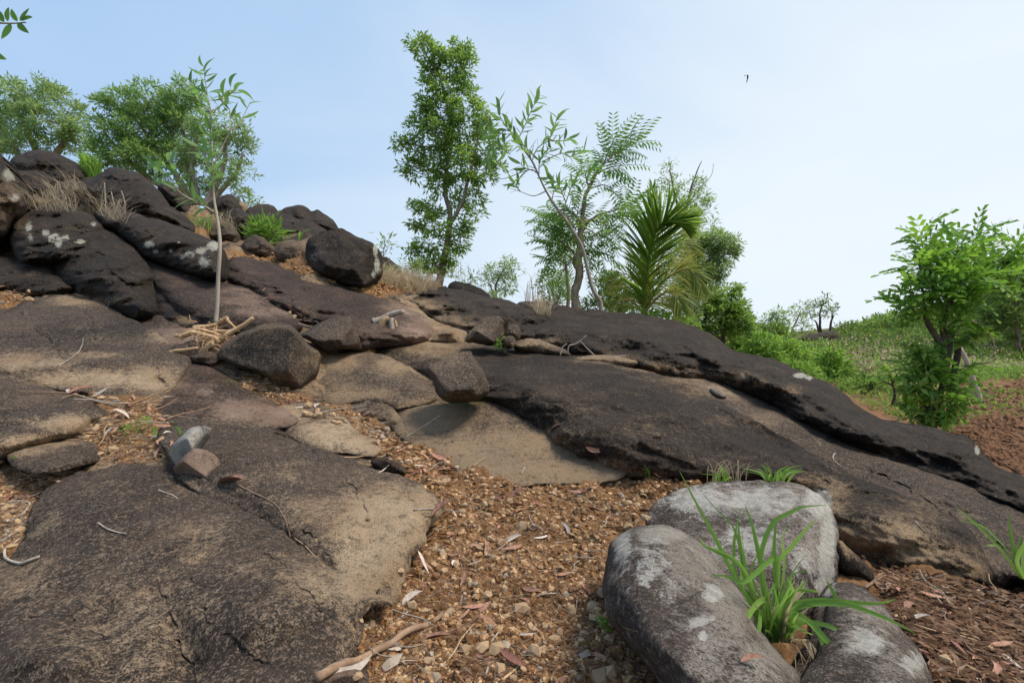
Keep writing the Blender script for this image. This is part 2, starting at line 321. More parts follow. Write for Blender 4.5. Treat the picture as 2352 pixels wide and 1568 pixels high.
def rock(name, label, cat, outline, ctrl, bulge=0.2, R=60, rough=0.03, step=None, mat=None, seed=0, facets=0, sample=True, back=0.6, tanb=0.0, licb=0.0, freq=1.0, group=None, edge=2.6, lump=0.0, grow=None, ledge=None, sharp=14, planes=None, taper=None):
    global NV
    mat = mat or ROCK
    out = catmull(outline, 6, True); dep = sum(c[2] for c in ctrl)/len(ctrl); slab = name == 'rock_slab'
    if grow is None: grow = 5.5 if (dep > 4.9 and slab) else (3.0 if dep > 5.5 else (6.0 if slab else 0))
    ar = 0.5*np.sum(out[:, 0]*np.roll(out[:, 1], -1)-np.roll(out[:, 0], -1)*out[:, 1]); tg_ = np.roll(out, -1, 0)-np.roll(out, 1, 0); tg_ /= np.linalg.norm(tg_, axis=1, keepdims=True)+1e-9
    nn_ = np.stack([tg_[:, 1], -tg_[:, 0]], 1)*np.sign(ar); gy = np.where(nn_[:, 1] < -.2, 0.25, 1.0)      # grow sideways and down, keep the crest line
    out = out+nn_*(grow*gy)[:, None]
    size = math.sqrt(max(np.ptp(out[:, 0]), 1)*max(np.ptp(out[:, 1]), 1))
    step = step or max(2.2, min(5.0, size/45))
    # resample the outline evenly
    seg = np.linalg.norm(np.roll(out, -1, 0)-out, axis=1); L = np.concatenate([[0], np.cumsum(seg)]); n = max(24, int(L[-1]/step/1.3))
    t = np.linspace(0, L[-1], n, endpoint=False); oc = np.vstack([out, out[:1]])
    bx = np.interp(t, L, oc[:, 0]); by = np.interp(t, L, oc[:, 1])
    jit = edge*min(1, size/150)
    q = np.stack([bx/26, by/26, np.full(n, seed*3.7)], 1)
    bx = bx+jit*fbm(q, 3, seed); by = by+jit*fbm(q+50, 3, seed+5)
    poly = np.stack([bx, by], 1)
    gu = np.arange(bx.min(), bx.max(), step); gv = np.arange(by.min(), by.max(), step*0.87)
    U, V = np.meshgrid(gu, gv); U = U+(np.arange(len(gv)) % 2)[:, None]*step/2; U = U.ravel()+RNG.uniform(-.18, .18, U.size)*step; V = V.ravel()+RNG.uniform(-.18, .18, V.size)*step
    k = inside(U, V, poly); U = U[k]; V = V[k]; dd = segdist(U, V, poly); k = dd > step*0.6; U = U[k]; V = V[k]
    # denser points along cracks
    eu = []; ev = []
    crs = [c for c in CRACKS if inside(np.array([c[len(c)//2][0]]), np.array([c[len(c)//2][1]]), poly)[0]]
    crs = [catmull(c, 8) for c in crs]
    for c in crs:
        wob = fbm(np.stack([c[:, 0]/15, c[:, 1]/15, np.zeros(len(c))], 1), 5, 3, .8)*6
        c[:, 0] += wob; c[:, 1] -= wob*0.7
    for c in crs:
        L2 = np.concatenate([[0], np.cumsum(np.linalg.norm(np.diff(c, axis=0), axis=1))]); tt = np.arange(0, L2[-1], 2.2)
        cx = np.interp(tt, L2, c[:, 0]); cy = np.interp(tt, L2, c[:, 1]); nx = -np.gradient(cy); ny = np.gradient(cx); nn = np.hypot(nx, ny)+1e-9
        for o in (-3.6, -1.5, 0, 1.5, 3.6): eu.append(cx+nx/nn*o); ev.append(cy+ny/nn*o)
    if eu:
        eu = np.concatenate(eu); ev = np.concatenate(ev); k = inside(eu, ev, poly); eu = eu[k]; ev = ev[k]; k = segdist(eu, ev, poly) > 3; eu = eu[k]; ev = ev[k]
        cd = np.full(len(U), 1e9)
        for c in crs: cd = np.minimum(cd, segdist(U, V, c, False))
        k = cd > 4.2; U = np.concatenate([U[k], eu]); V = np.concatenate([V[k], ev])
    nb = len(bx)
    co = [Vector((float(a), float(b))) for a, b in zip(bx, by)]+[Vector((float(a), float(b))) for a, b in zip(U, V)]
    vo, _, fo, ov, _, _ = delaunay_2d_cdt(co, [(i, (i+1) % nb) for i in range(nb)], [list(range(nb))], 1, 1e-5)
    uv = np.array([(a.x, a.y) for a in vo]); fo = [tuple(f_) for f_ in fo]
    rim = {}
    for i, src in enumerate(ov):
        for s_ in src:
            if s_ < nb: rim[s_] = i
    u = uv[:, 0]; v = uv[:, 1]
    dist = segdist(u, v, poly); dist[[rim[i] for i in rim]] = 0
    W = fitw(ctrl); PLANES[label] = W
    d0 = 1/(W[0]+W[1]*(u-CU)/1000+W[2]*(v-CV)/1000)
    p = np.clip(dist/R, 0, 1); h = np.sqrt(np.clip(1-(1-p)**2, 0, 1)) if not slab else 1-(1-p)**1.9
    if facets:
        r = np.random.default_rng(seed+11); uc, vc = poly.mean(0); s = size/2; a = (u-uc)/s; b = (v-vc)/s; g = np.full(len(u), 1.0); acc = np.exp(-sharp*.8*np.minimum(g, 3))
        for j in range(facets):
            th = 2*math.pi*(j+r.uniform(-.3, .3))/facets; sl = r.uniform(.8, 1.7); off = r.uniform(.35, .85)
            acc += np.exp(-sharp*((off-(a*math.cos(th)+b*math.sin(th)))*sl+0.25))
        g = -np.log(acc)/sharp; h = np.minimum(h, np.clip(g-g.min(), 0, 2)/(g.max()-g.min()+1e-9)*1.15)
        h = h*np.clip(p*3, 0, 1)**0.5
    if planes:
        uc, vc = poly.mean(0); s = size/2; a = (u-uc)/s; b_ = (v-vc)/s; g = sum(np.exp(-26*(c0+cx_*a+cy_*b_)) for c0, cx_, cy_ in planes); g = -np.log(g)/26 if seed not in (50, 51, 52) else -np.log(sum(np.exp(-7*(c0+cx_*a+cy_*b_)) for c0, cx_, cy_ in planes))/7+.12; h = np.clip(g, 0, 1.5)*(np.clip(dist/9, 0, 1)**.6 if seed not in (50, 51, 52) else np.sqrt(1-(1-np.clip(dist/R, 0, 1))**2))
    Q = PN(u, v, d0)
    sc = freq
    amp = rough*1.25*(0.35+0.65*np.clip(dist/12, 0, 1))
    if slab and dep < 4.9 and seed not in (28, 29, 30): bulge *= .62
    if taper: bulge = bulge*np.clip((taper[0]-u)/(taper[0]-taper[1]), taper[2], 1)
    d = d0-bulge*h+(0.012 if slab and dep < 3.6 else 0.03)
    d = d-amp*(fbm(Q*2.2*sc, 5, seed, 0.5)*1.0+ridged(Q*np.array([1.3, 1.3, 3.2])*sc, 3, seed+9)*0.55)
    d = d-0.22*amp*fbm(Q*14*sc, 3, seed+3)
    # broken ledges: the rock has split along sheets
    if ledge is None: ledge = 0.030 if slab else 0.018
    lg = ledge*np.clip(d0/3.0, .5, 2.2); sx = Q@np.array([.42, -.30, .86])*(2.6/np.clip(d0.mean()/3, .6, 2.2))+0.55*fbm(Q*1.4, 3, seed+31); fr_ = sx-np.floor(sx); tt_ = np.clip((fr_-.40)/.14, 0, 1); tt_ = tt_*tt_*(3-2*tt_)
    d = d-lg*(tt_-fr_)*np.clip(fbm(Q*.9, 2, seed+37)*2.2+.45, 0, 1)*np.clip(dist/14, 0, 1)
    if lump: d = d-lump*fbm(Q*0.9*sc, 2, seed+21)
    if slab:
        for pl_, w_, dp_ in FOLDS:
            if not inside(np.array([pl_[len(pl_)//2][0]]), np.array([pl_[len(pl_)//2][1]]), poly)[0] and segdist(np.array([pl_[1][0]]), np.array([pl_[1][1]]), poly)[0] > 25: continue
            d = d+dp_*np.exp(-(segdist(u, v, catmull(pl_, 6), False)/w_)**2)*np.clip(np.hypot(u-pl_[0][0], v-pl_[0][1])/(w_*3.2), 0, 1)*np.clip(np.hypot(u-pl_[-1][0], v-pl_[-1][1])/(w_*2.5), 0, 1)
        for bu_, bv_, ru_, rv_, hh_ in BUMPS: d = d-hh_*np.exp(-((u-bu_)/ru_)**2-((v-bv_)/rv_)**2)*np.clip(dist/20, 0, 1)
    for c in crs:
        cdist = segdist(u, v, c, False); dm = d0.mean()
        along = np.clip(0.45+1.1*vnoise(np.stack([u/26, v/26, u*0+1], 1), 4), 0, 1.2)
        c2_ = c+np.array([3.0, -2.6]); d = d+0.0055*dm*np.exp(-(cdist/1.8)**2)*(.15+.85*along)+0.003*dm*np.exp(-(cdist/9)**2)*along-0.0028*dm*np.exp(-(segdist(u, v, c2_, False)/4.5)**2)
    X = PN(u, v, d)
    tan = np.clip(blobs(TAN, u, v)+tanb, 0, 1); lic = np.clip(blobs(LIC, u, v)+licb, 0, 1); moss = blobs(MOSS, u, v)
    if seed == 50: k_ = 1-np.exp(-((u-1530)/75)**2-((v-1235)/48)**2); tan = tan*k_; lic = lic*k_  # shade painted on the rear boulder in the gap behind the front one
    att = np.stack([tan, lic, moss], 1)
    front = len(X); V3 = [X]; A3 = [att]; faces = [f_ for f_ in fo]
    # rounded back that sinks into the hill
    loop = [rim[i] for i in range(nb)]
    cen = X[loop].mean(0); wid = size/F*d0.mean(); prev = loop; ring0 = X[loop]
    for (sh, bk) in ((0.93, .28), (0.72, .62), (0.35, .9)):
        ring = cen+(ring0-cen)*sh+np.array([0, wid*back*bk, -wid*back*bk*0.22])
        st = sum(len(x) for x in V3); V3.append(ring); A3.append(np.zeros((nb, 3))); cur = list(range(st, st+nb))
        for i in range(nb):
            j = (i+1) % nb; faces.append((prev[j], prev[i], cur[i])); faces.append((prev[j], cur[i], cur[j]))
        prev = cur
    st = sum(len(x) for x in V3); V3.append(ring.mean(0)[None]+np.array([[0, wid*back*0.08, 0]])); A3.append(np.zeros((1, 3)))
    for i in range(nb): faces.append((prev[(i+1) % nb], prev[i], st))
    X = np.concatenate(V3); att = np.concatenate(A3); fa = np.array([f_ for f_ in faces if len(f_) == 3], dtype=np.int64)
    # orient the front towards the camera
    a, b, c = X[fa[:, 0]], X[fa[:, 1]], X[fa[:, 2]]; nrm = np.cross(b-a, c-a); ctr = (a+b+c)/3-np.array([0, 0, CZ])
    nf = len(fo); flip = (nrm[:nf]*ctr[:nf]).sum(1).mean() > 0
    if flip: fa[:nf] = fa[:nf][:, ::-1]
    mid = X.mean(0); bn = (nrm[nf:]*((a+b+c)[nf:]/3-mid)).sum(1)
    w_ = bn < 0; tmp = fa[nf:]; tmp[w_] = tmp[w_][:, ::-1]; fa[nf:] = tmp
    o = obj(name, X, fa, mat, attr=att); props(o, label, cat, group)
    ALLV.append(X); ALLF.append(fa+NV); NV += len(X)
    if sample:
        kk = RNG.choice(len(u), min(len(u), max(6, int(size/14))), replace=False); kk = kk[dist[kk] > min(24, R*0.6)]
        for i in kk: SAMPLES.append((u[i], v[i], d0[i]*1.02+(0.22 if seed in (28, 29, 30) else 0.03)))
    return o
SL = 'rock slab'; BO = 'boulder'
# upper left pile
rock('boulder','dark dome boulder on the hilltop in front of the leftmost tree',BO,[(18,392),(30,366),(50,355),(80,346),(110,346),(140,356),(167,371),(192,387),(200,412),(160,445),(60,445),(22,420)],[(100,390,12)],1.3,60,.10,seed=1,lump=.15)
rock('boulder','low dark boulder just below the dome boulder at the far left',BO,[(20,402),(55,392),(90,393),(125,408),(144,420),(142,438),(118,441),(100,456),(60,462),(30,455)],[(90,425,10.8)],.8,30,.08,seed=2,facets=5)
rock('rock_slab','dark rock face behind the dry grass below the dome boulder',SL,[(30,440),(90,434),(150,415),(200,425),(215,450),(205,478),(60,480)],[(100,450,10.3)],.4,30,.08,seed=3)
rock('boulder','broad layered dark boulder beneath the yellow-flecked tree',BO,[(180,424),(197,409),(217,407),(247,389),(267,386),(300,393),(327,404),(353,427),(377,461),(400,479),(430,499),(447,522),(440,537),(400,526),(350,512),(300,500),(260,490),(215,472),(183,447)],[(300,440,9.7),(420,520,9.0),(220,440,9.8)],1.2,55,.12,seed=4,lump=.2)
rock('boulder','dark boulder half hidden behind the sapling\'s lower leaves',BO,[(365,425),(400,426),(425,448),(440,480),(444,505),(410,495),(380,470)],[(400,460,10.8)],.6,30,.08,seed=5)
rock('boulder','pointed dark boulder on the skyline right of the sapling',BO,[(470,478),(488,461),(520,448),(540,452),(563,480),(570,505),(545,520),(480,505)],[(520,480,12)],.8,35,.12,seed=6,sharp=42,facets=6)
rock('boulder','pale yellowish small rock against the skyline bush',BO,[(545,470),(555,464),(566,472),(570,488),(560,496),(548,486)],[(556,480,11.9)],.3,12,.04,seed=61,tanb=.8)
rock('boulder','narrow upright dark boulder between the skyline rocks',BO,[(512,497),(533,480),(550,479),(572,500),(576,560),(545,566),(522,545)],[(545,520,10.6)],.6,30,.08,seed=7)
rock('boulder','grey rounded boulder just right of the sapling trunk',BO,[(460,530),(483,514),(520,510),(542,526),(542,560),(500,566),(468,552)],[(500,540,9.6)],.5,28,.08,seed=8,mat=ROCKB)
rock('boulder','lumpy dark boulder topping the ridge against the sky',BO,[(638,490),(648,482),(663,475),(686,471),(703,476),(716,484),(730,481),(743,489),(763,503),(778,523),(772,534),(735,536),(690,530),(650,515)],[(710,500,12)],.9,40,.14,seed=10,lump=.2)
rock('boulder','long dark boulder behind the bright green shrub',BO,[(562,487),(585,474),(607,471),(628,476),(645,487),(700,499),(727,516),(750,532),(748,552),(700,560),(600,562),(563,556)],[(600,515,11),(720,530,10.6),(640,555,10)],.9,40,.12,seed=9,lump=.15)
rock('boulder','big dark left-edge boulder with white lichen flecks',BO,[(-70,340),(-20,345),(0,355),(12,372),(22,395),(35,430),(55,447),(62,480),(40,510),(30,535),(0,570),(-70,590)],[(0,450,7.2)],.8,60,.10,seed=11,facets=4)
rock('boulder','smooth dark boulder at left with a row of lichen spots',BO,[(26,508),(50,489),(77,474),(100,465),(140,463),(173,479),(207,494),(240,519),(250,537),(215,570),(160,608),(100,612),(55,604),(28,575),(22,540)],[(130,500,7.6),(130,590,6.7),(230,530,7.4)],.9,60,.10,seed=12,lump=.12)
rock('boulder','dark angular boulder with white lichen left of the sapling trunk',BO,[(218,489),(245,483),(285,487),(320,494),(370,507),(430,526),(475,547),(503,561),(512,600),(506,640),(470,638),(420,624),(370,606),(330,588),(295,552),(258,530),(232,513)],[(280,510,7.8),(480,560,6.9),(420,600,6.7)],.75,42,.09,seed=13,lump=.1)
rock('rock_slab','wide dark rock sloping down from the lichen-spotted left boulder',SL,[(128,592),(137,562),(165,544),(200,523),(240,529),(290,556),(322,590),(347,625),(352,650),(364,690),(367,718),(342,737),(315,744),(285,729),(235,700),(190,673),(150,645),(130,617)],[(220,540,7.0),(330,700,5.5),(160,620,6.1)],.55,70,.08,seed=14,lump=.12)
rock('rock_slab','low black rock shelf at the left edge above the twig litter',SL,[(-80,600),(0,588),(60,588),(110,590),(132,610),(152,642),(172,664),(100,676),(35,668),(-80,668)],[(50,600,6.6),(50,660,5.8),(150,650,5.9)],.35,34,.07,seed=15)
rock('boulder','small dark block in front of the bright green shrub',BO,[(562,552),(580,540),(602,545),(618,560),(634,574),(630,589),(600,591),(566,585),(559,568)],[(595,568,8.6)],.35,20,.05,seed=16,sharp=42,facets=5,mat=ROCKB)
rock('boulder','small rounded brownish boulder beside the big dark block',BO,[(632,577),(640,562),(655,553),(677,552),(693,560),(704,575),(698,595),(678,607),(650,604),(636,592)],[(668,580,8.1)],.35,28,.04,seed=17,mat=ROCKB,tanb=.3)
rock('boulder','large dark blocky boulder with white lichen on its right edge',BO,[(703,567),(712,546),(735,533),(765,528),(790,527),(817,540),(851,556),(871,577),(876,600),(873,627),(848,657),(814,661),(784,652),(750,640),(710,616)],[(790,600,7.7)],.9,34,.06,seed=18,sharp=42,planes=[(.62,.0,.75),(.95,.15,-.55),(1.15,-1.0,.1),(1.2,.9,.2)],ledge=.006)
rock('boulder','half buried dark rock on the skyline with grass on it',BO,[(862,598),(885,591),(905,604),(920,620),(915,636),(870,632)],[(890,610,9.6)],.4,22,.06,seed=19)
rock('boulder','little dark dome rock on the ridge right of the tall tree',BO,[(1030,657),(1047,647),(1070,649),(1105,663),(1124,682),(1080,692),(1035,675)],[(1075,670,9.6)],.5,22,.05,seed=20)
rock('rock_slab','low dark skyline rock at the foot of the feathery tree',SL,[(1190,698),(1215,694),(1257,696),(1295,704),(1335,714),(1320,735),(1240,728),(1200,715)],[(1260,712,9)],.3,14,.05,seed=21)
# central slabs
rock('rock_slab','sandy tan rock channel between the dark slabs',SL,[(880,672),(925,690),(960,700),(985,728),(1040,748),(1090,765),(1075,790),(1000,795),(955,790),(960,755),(920,715)],[(930,700,7.4),(1050,770,6.4),(970,785,6.2)],.12,34,.06,seed=22,tanb=.45)
rock('rock_slab','dark stepped ledges below the little skyline dome',SL,[(944,685),(960,674),(990,664),(1030,663),(1085,672),(1117,680),(1167,693),(1200,706),(1243,720),(1262,738),(1250,772),(1200,790),(1150,782),(1085,760),(1020,738),(980,716),(950,702)],[(1000,670,8.6),(1240,740,7.3),(1150,780,6.2)],.4,40,.13,seed=23,lump=.16,freq=1.3)
rock('rock_slab','long dark slab in the middle behind the driftwood',SL,[(530,596),(540,590),(570,591),(620,603),(680,622),(760,643),(800,658),(860,683),(920,698),(962,718),(990,745),(988,772),(930,785),(860,792),(830,800),(790,795),(740,752),(700,738),(640,706),(590,675),(545,652),(528,622)],[(560,600,7.4),(950,720,6.8),(850,790,5.3),(600,670,6.2)],.5,55,.09,seed=24,lump=.12,mat=ROCKP)
rock('rock_slab','purplish slab with pale streaks above the dead branch pile',SL,[(330,592),(400,618),(460,639),(510,651),(560,661),(600,679),(640,703),(685,738),(670,755),(600,762),(550,756),(490,752),(440,728),(400,698),(362,650)],[(400,630,6.3),(660,740,5.1),(480,740,4.9)],.3,45,.05,seed=25,mat=ROCKP)
rock('rock_slab','small dark slab left of the sapling foot',SL,[(347,643),(380,650),(425,674),(447,710),(492,742),(470,762),(415,752),(368,724),(355,680)],[(400,670,5.8),(440,745,4.95),(370,715,5.3)],.2,30,.05,seed=26)
rock('rock_slab','dark slab with grey streak beside the fork in the branches',SL,[(310,748),(340,736),(367,727),(410,745),(450,768),(500,800),(490,828),(430,822),(400,812),(355,785)],[(370,735,5.0),(450,810,4.3),(340,750,4.9)],.12,30,.04,seed=27,mat=ROCKP,tanb=.25)
rock('rock_slab','tallest black whaleback slab along the ridge below the palm',SL,[(1200,768),(1210,752),(1240,730),(1290,711),(1340,711),(1400,717),(1450,721),(1500,727),(1550,739),(1600,754),(1650,779),(1680,804),(1720,814),(1790,830),(1850,860),(1900,879),(1940,905),(1965,930),(2010,955),(2060,970),(2100,974),(2150,984),(2200,1000),(2232,1010),(2258,1042),(2290,1070),(2352,1095),(2440,1130),(2440,1290),(2352,1215),(2250,1175),(2100,1095),(2000,1045),(1900,1000),(1830,960),(1780,925),(1700,890),(1600,868),(1500,858),(1440,840),(1380,830),(1290,812),(1220,790)],[(1300,740,7.8),(1300,800,6.5),(1600,860,5.5),(1600,760,7.0),(2250,1020,4.6),(2250,1165,3.4),(1900,990,4.2)],.75,62,.10,seed=28,taper=(2400,1800,.45),lump=.16)
rock('rock_slab','long grey slab running under the black whaleback to the right edge',SL,[(1405,838),(1440,832),(1500,838),(1568,842),(1640,864),(1700,898),(1748,918),(1800,946),(1851,970),(1900,990),(1985,1031),(2068,1065),(2150,1092),(2235,1118),(2352,1158),(2440,1190),(2440,1440),(2352,1360),(2330,1340),(2290,1348),(2262,1340),(2200,1250),(2100,1190),(1951,1120),(1800,1060),(1700,1000),(1600,940),(1500,880),(1420,852)],[(1450,842,5.9),(1700,920,4.6),(2000,1060,3.6),(2300,1180,3.1),(2330,1340,2.25),(1950,1110,3.3)],.14,40,.05,seed=29,mat=ROCKF,ledge=.004)
rock('rock_slab','huge dark bulging slab across the middle with a tan lower right side',SL,[(832,801),(860,787),(900,772),(935,768),(1000,769),(1060,779),(1100,788),(1180,800),(1280,812),(1360,826),(1414,840),(1480,852),(1540,871),(1600,895),(1660,925),(1720,958),(1800,1005),(1880,1050),(1951,1090),(2045,1124),(2118,1154),(2168,1174),(2218,1208),(2255,1258),(2273,1300),(2272,1338),(2220,1335),(2150,1315),(2080,1305),(2000,1282),(1950,1250),(1900,1190),(1850,1130),(1780,1100),(1640,1096),(1560,1098),(1500,1096),(1430,1088),(1360,1068),(1300,1038),(1250,1001),(1200,962),(1160,932),(1110,915),(1050,905),(985,878),(950,852),(895,828)],[(850,798,5.6),(1100,795,5.5),(1450,850,5.0),(1160,925,4.15),(1500,1090,3.1),(1900,1075,3.25),(2200,1220,2.6),(2250,1335,2.12),(1950,1245,2.5)],.50,95,.055,seed=30,taper=(1900,1400,.22),lump=.10)
rock('rock_slab','small dark triangular slab beside the sandy channel',SL,[(975,775),(1035,753),(1065,780),(1062,796),(985,790)],[(1030,775,5.9)],.2,20,.04,seed=31)
rock('boulder','angular grey boulder with a flat tilted face on the dark ledge',BO,[(1066,781),(1090,750),(1116,727),(1157,728),(1168,744),(1158,770),(1138,794),(1086,786)],[(1115,760,5.35)],.42,16,.02,seed=32,sharp=42,mat=ROCKB,sample=False,planes=[(.60,-.10,.5),(1.0,-1.1,.1),(.95,.5,-.5)],ledge=.006)
rock('boulder','small round rock right of the angular grey boulder',BO,[(1152,771),(1165,748),(1187,745),(1197,764),(1188,782),(1160,779)],[(1175,765,5.5)],.2,22,.02,seed=33,mat=ROCKB,sample=False)
rock('boulder','small squarish rock wedged under the round one',BO,[(1148,778),(1177,771),(1186,790),(1172,801),(1146,796)],[(1165,786,5.25)],.15,14,.02,seed=34,sharp=42,mat=ROCKB,sample=False,facets=4)
rock('boulder','low long grey rock lying along the crevice of dry stalks',BO,[(1182,786),(1227,781),(1284,796),(1310,812),(1290,820),(1190,806)],[(1240,800,5.5)],.18,16,.03,seed=35,mat=ROCKB)
rock('boulder','flat grey-brown rock under the dry stalks',BO,[(1325,820),(1400,814),(1468,831),(1440,844),(1340,836)],[(1400,828,5.35)],.12,12,.03,seed=36,mat=ROCKB,tanb=.3)
rock('rock_slab','grey slab sloping down below the two middle boulders',SL,[(720,850),(735,826),(755,813),(790,810),(834,806),(884,816),(927,838),(957,868),(992,890),(1002,908),(960,924),(900,930),(850,920),(800,922),(755,935),(722,900)],[(780,820,4.9),(940,870,4.5),(780,920,4.05),(980,915,4.1)],.1,34,.035,seed=37,mat=ROCKB,tanb=.2)
rock('rock_slab','narrow grey slab between litter gullies left of the cube rock',SL,[(796,928),(830,912),(865,914),(905,940),(935,985),(900,975),(850,955),(806,945)],[(840,920,4.1),(900,960,3.8),(820,945,3.95)],.07,20,.03,seed=38,mat=ROCKB,tanb=.3)
rock('rock_slab','broad light tan triangular slab in the centre',SL,[(905,975),(925,950),(960,935),(1000,930),(1060,925),(1117,907),(1160,920),(1200,950),(1250,987),(1317,1024),(1384,1050),(1430,1077),(1417,1096),(1334,1106),(1250,1106),(1184,1114),(1134,1096),(1067,1090),(1017,1053),(970,1027),(935,1007)],[(1110,910,4.15),(950,950,3.85),(1300,1100,2.95),(1400,1075,3.05),(1050,1080,3.1),(1200,950,3.85)],.05,40,.018,seed=39,tanb=.18,mat=ROCKB,ledge=.008)
# left foreground slabs
rock('rock_slab','wide flat slab at left with a long crack and tan bands',SL,[(-80,735),(20,712),(57,690),(117,680),(200,688),(250,700),(290,730),(340,750),(385,785),(425,812),(425,835),(405,865),(390,893),(350,909),(270,916),(200,898),(100,884),(0,858),(-80,852)],[(100,690,5.2),(350,760,4.6),(100,870,3.55),(350,900,3.55),(0,740,4.7)],.12,60,.03,seed=40,lump=.04,mat=ROCKF)
rock('rock_slab','grey-brown slab below the dead branch pile',SL,[(340,925),(388,892),(410,862),(430,822),(470,826),(520,860),(560,888),(600,910),(640,935),(680,962),(640,978),(560,970),(480,966),(400,962),(345,940)],[(440,830,4.25),(640,940,3.5),(400,955,3.25),(560,890,3.8)],.1,45,.03,seed=41,mat=ROCKP,tanb=.15)
rock('rock_slab','mottled slab left of the stony gully',SL,[(610,945),(667,924),(734,930),(784,953),(817,988),(872,1017),(853,1042),(784,1034),(715,1024),(655,990)],[(680,930,3.75),(850,1020,3.15),(700,1015,3.15)],.1,36,.03,seed=42,tanb=.25,mat=ROCKF)
rock('rock_slab','rounded black slab at the left edge above the litter pocket',SL,[(-80,848),(0,857),(50,872),(117,895),(173,905),(233,935),(247,950),(205,970),(175,992),(100,1010),(33,1030),(-80,1064)],[(0,870,3.5),(220,940,3.3),(0,1030,2.75),(150,990,2.95)],.2,50,.03,seed=43,mat=ROCKF)
rock('rock_slab','small low black rock beside the seedling at left',SL,[(22,1040),(67,1017),(133,1006),(187,1010),(222,1034),(203,1058),(133,1076),(67,1078),(33,1066)],[(120,1010,2.95),(60,1070,2.55),(200,1050,2.7)],.1,24,.02,seed=44,mat=ROCKF)
rock('rock_slab','dark arched slab behind the white stone, turning tan to the right',SL,[(365,985),(417,964),(500,962),(583,967),(617,983),(650,1006),(734,1033),(784,1053),(860,1080),(920,1094),(970,1118),(1014,1165),(1004,1182),(987,1203),(967,1250),(940,1275),(922,1345),(900,1388),(840,1395),(740,1330),(640,1240),(560,1170),(480,1140),(420,1100),(396,1050)],[(430,970,3.2),(620,985,3.0),(980,1130,2.5),(450,1100,2.35),(920,1350,1.75),(700,1270,1.95)],.13,60,.03,seed=45,lump=.03,edge=6,mat=ROCKF)
rock('rock_slab','largest dark cracked slab filling the lower left foreground',SL,[(58,1225),(80,1155),(135,1105),(233,1075),(300,1069),(367,1075),(400,1093),(500,1118),(550,1145),(660,1232),(733,1288),(800,1328),(865,1360),(898,1372),(884,1386),(830,1408),(819,1478),(792,1520),(770,1680),(-120,1680),(-120,1300),(0,1292),(35,1262)],[(300,1075,2.45),(100,1150,2.3),(850,1370,1.62),(800,1500,1.36),(0,1300,1.85),(0,1568,1.3),(500,1568,1.22)],.11,90,.026,step=4.2,seed=46,lump=.03,edge=6,mat=ROCKF)
rock('boulder','brown-black boulder with a speckled tan face by the branch pile',BO,[(499,808),(520,786),(550,766),(600,745),(650,741),(680,759),(707,789),(727,803),(732,817),(722,860),(698,888),(684,908),(654,912),(634,904),(622,880),(584,858),(550,848),(520,835),(501,822)],[(610,820,4.2)],.62,20,.018,seed=56,sharp=42,mat=ROCKB,sample=False,tanb=.1,planes=[(.62,.30,.22),(1.25,-1.15,-.05),(1.05,.1,-.95)],ledge=.006)
rock('boulder','wedge-shaped dark boulder with a pale flat upper edge',BO,[(686,770),(715,752),(750,735),(797,726),(813,745),(827,786),(820,797),(790,802),(752,810),(730,794),(702,779)],[(760,770,4.95)],.4,18,.018,seed=48,sharp=42,mat=ROCKB,sample=False,planes=[(.6,.05,.75),(1.15,-1.0,-.1),(.85,.0,-.5)],ledge=.006)
rock('boulder','cube-like dark rock perched on the tan slab',BO,[(981,844),(1017,826),(1074,803),(1086,814),(1105,844),(1118,874),(1123,894),(1116,908),(1084,921),(1034,926),(1004,906),(993,874)],[(1052,868,3.8)],.46,18,.015,seed=49,sharp=42,mat=ROCKB,sample=False,planes=[(.55,.05,.62),(1.12,-.05,-.75),(1.25,-1.0,0),(1.2,.9,0)],ledge=.006)
# right foreground boulders
rock('boulder','rear grey lichen-covered boulder behind the tall grass clump',BO,[(1488,1180),(1508,1152),(1560,1124),(1640,1107),(1750,1104),(1830,1111),(1880,1134),(1912,1175),(1927,1225),(1929,1275),(1919,1340),(1902,1395),(1860,1432),(1780,1435),(1680,1405),(1600,1335),(1520,1235),(1487,1207)],[(1700,1130,2.25),(1700,1400,1.72),(1900,1300,1.9)],.32,70,.03,seed=50,planes=[(.62,.10,.75),(1.02,.25,-.30),(1.15,-1.0,.0),(1.15,.9,.1)],mat=ROCKG,sample=False,licb=.12,back=.5,grow=0)
rock('boulder','front pale grey egg-shaped boulder with a black left flank',BO,[(1386,1330),(1395,1275),(1402,1248),(1427,1224),(1470,1208),(1530,1206),(1580,1229),(1620,1260),(1670,1320),(1720,1385),(1755,1450),(1800,1510),(1850,1568),(1880,1700),(1600,1700),(1515,1570),(1442,1475),(1400,1425),(1384,1370)],[(1500,1230,1.75),(1450,1450,1.33),(1750,1560,1.22)],.29,95,.022,seed=51,mat=ROCKG,sample=False,licb=.08,back=.5,grow=0)
rock('boulder','low grey boulder at the bottom right beside the grass clump',BO,[(1895,1400),(1912,1345),(1960,1338),(2012,1370),(2060,1430),(2110,1490),(2145,1568),(2180,1700),(1790,1700),(1830,1570),(1875,1490)],[(1960,1360,1.65),(2000,1560,1.2),(1900,1540,1.22)],.14,60,.026,seed=52,mat=ROCKG,sample=False,licb=.06,back=.4,grow=0)
rock('rock','slim dark flat rock leaning in the soil behind the rear grey boulder','rock',[(1925,1240),(1964,1270),(1998,1303),(2008,1328),(1998,1340),(1964,1328),(1925,1305)],[(1964,1300,1.98)],.08,22,.01,seed=53,sample=False)
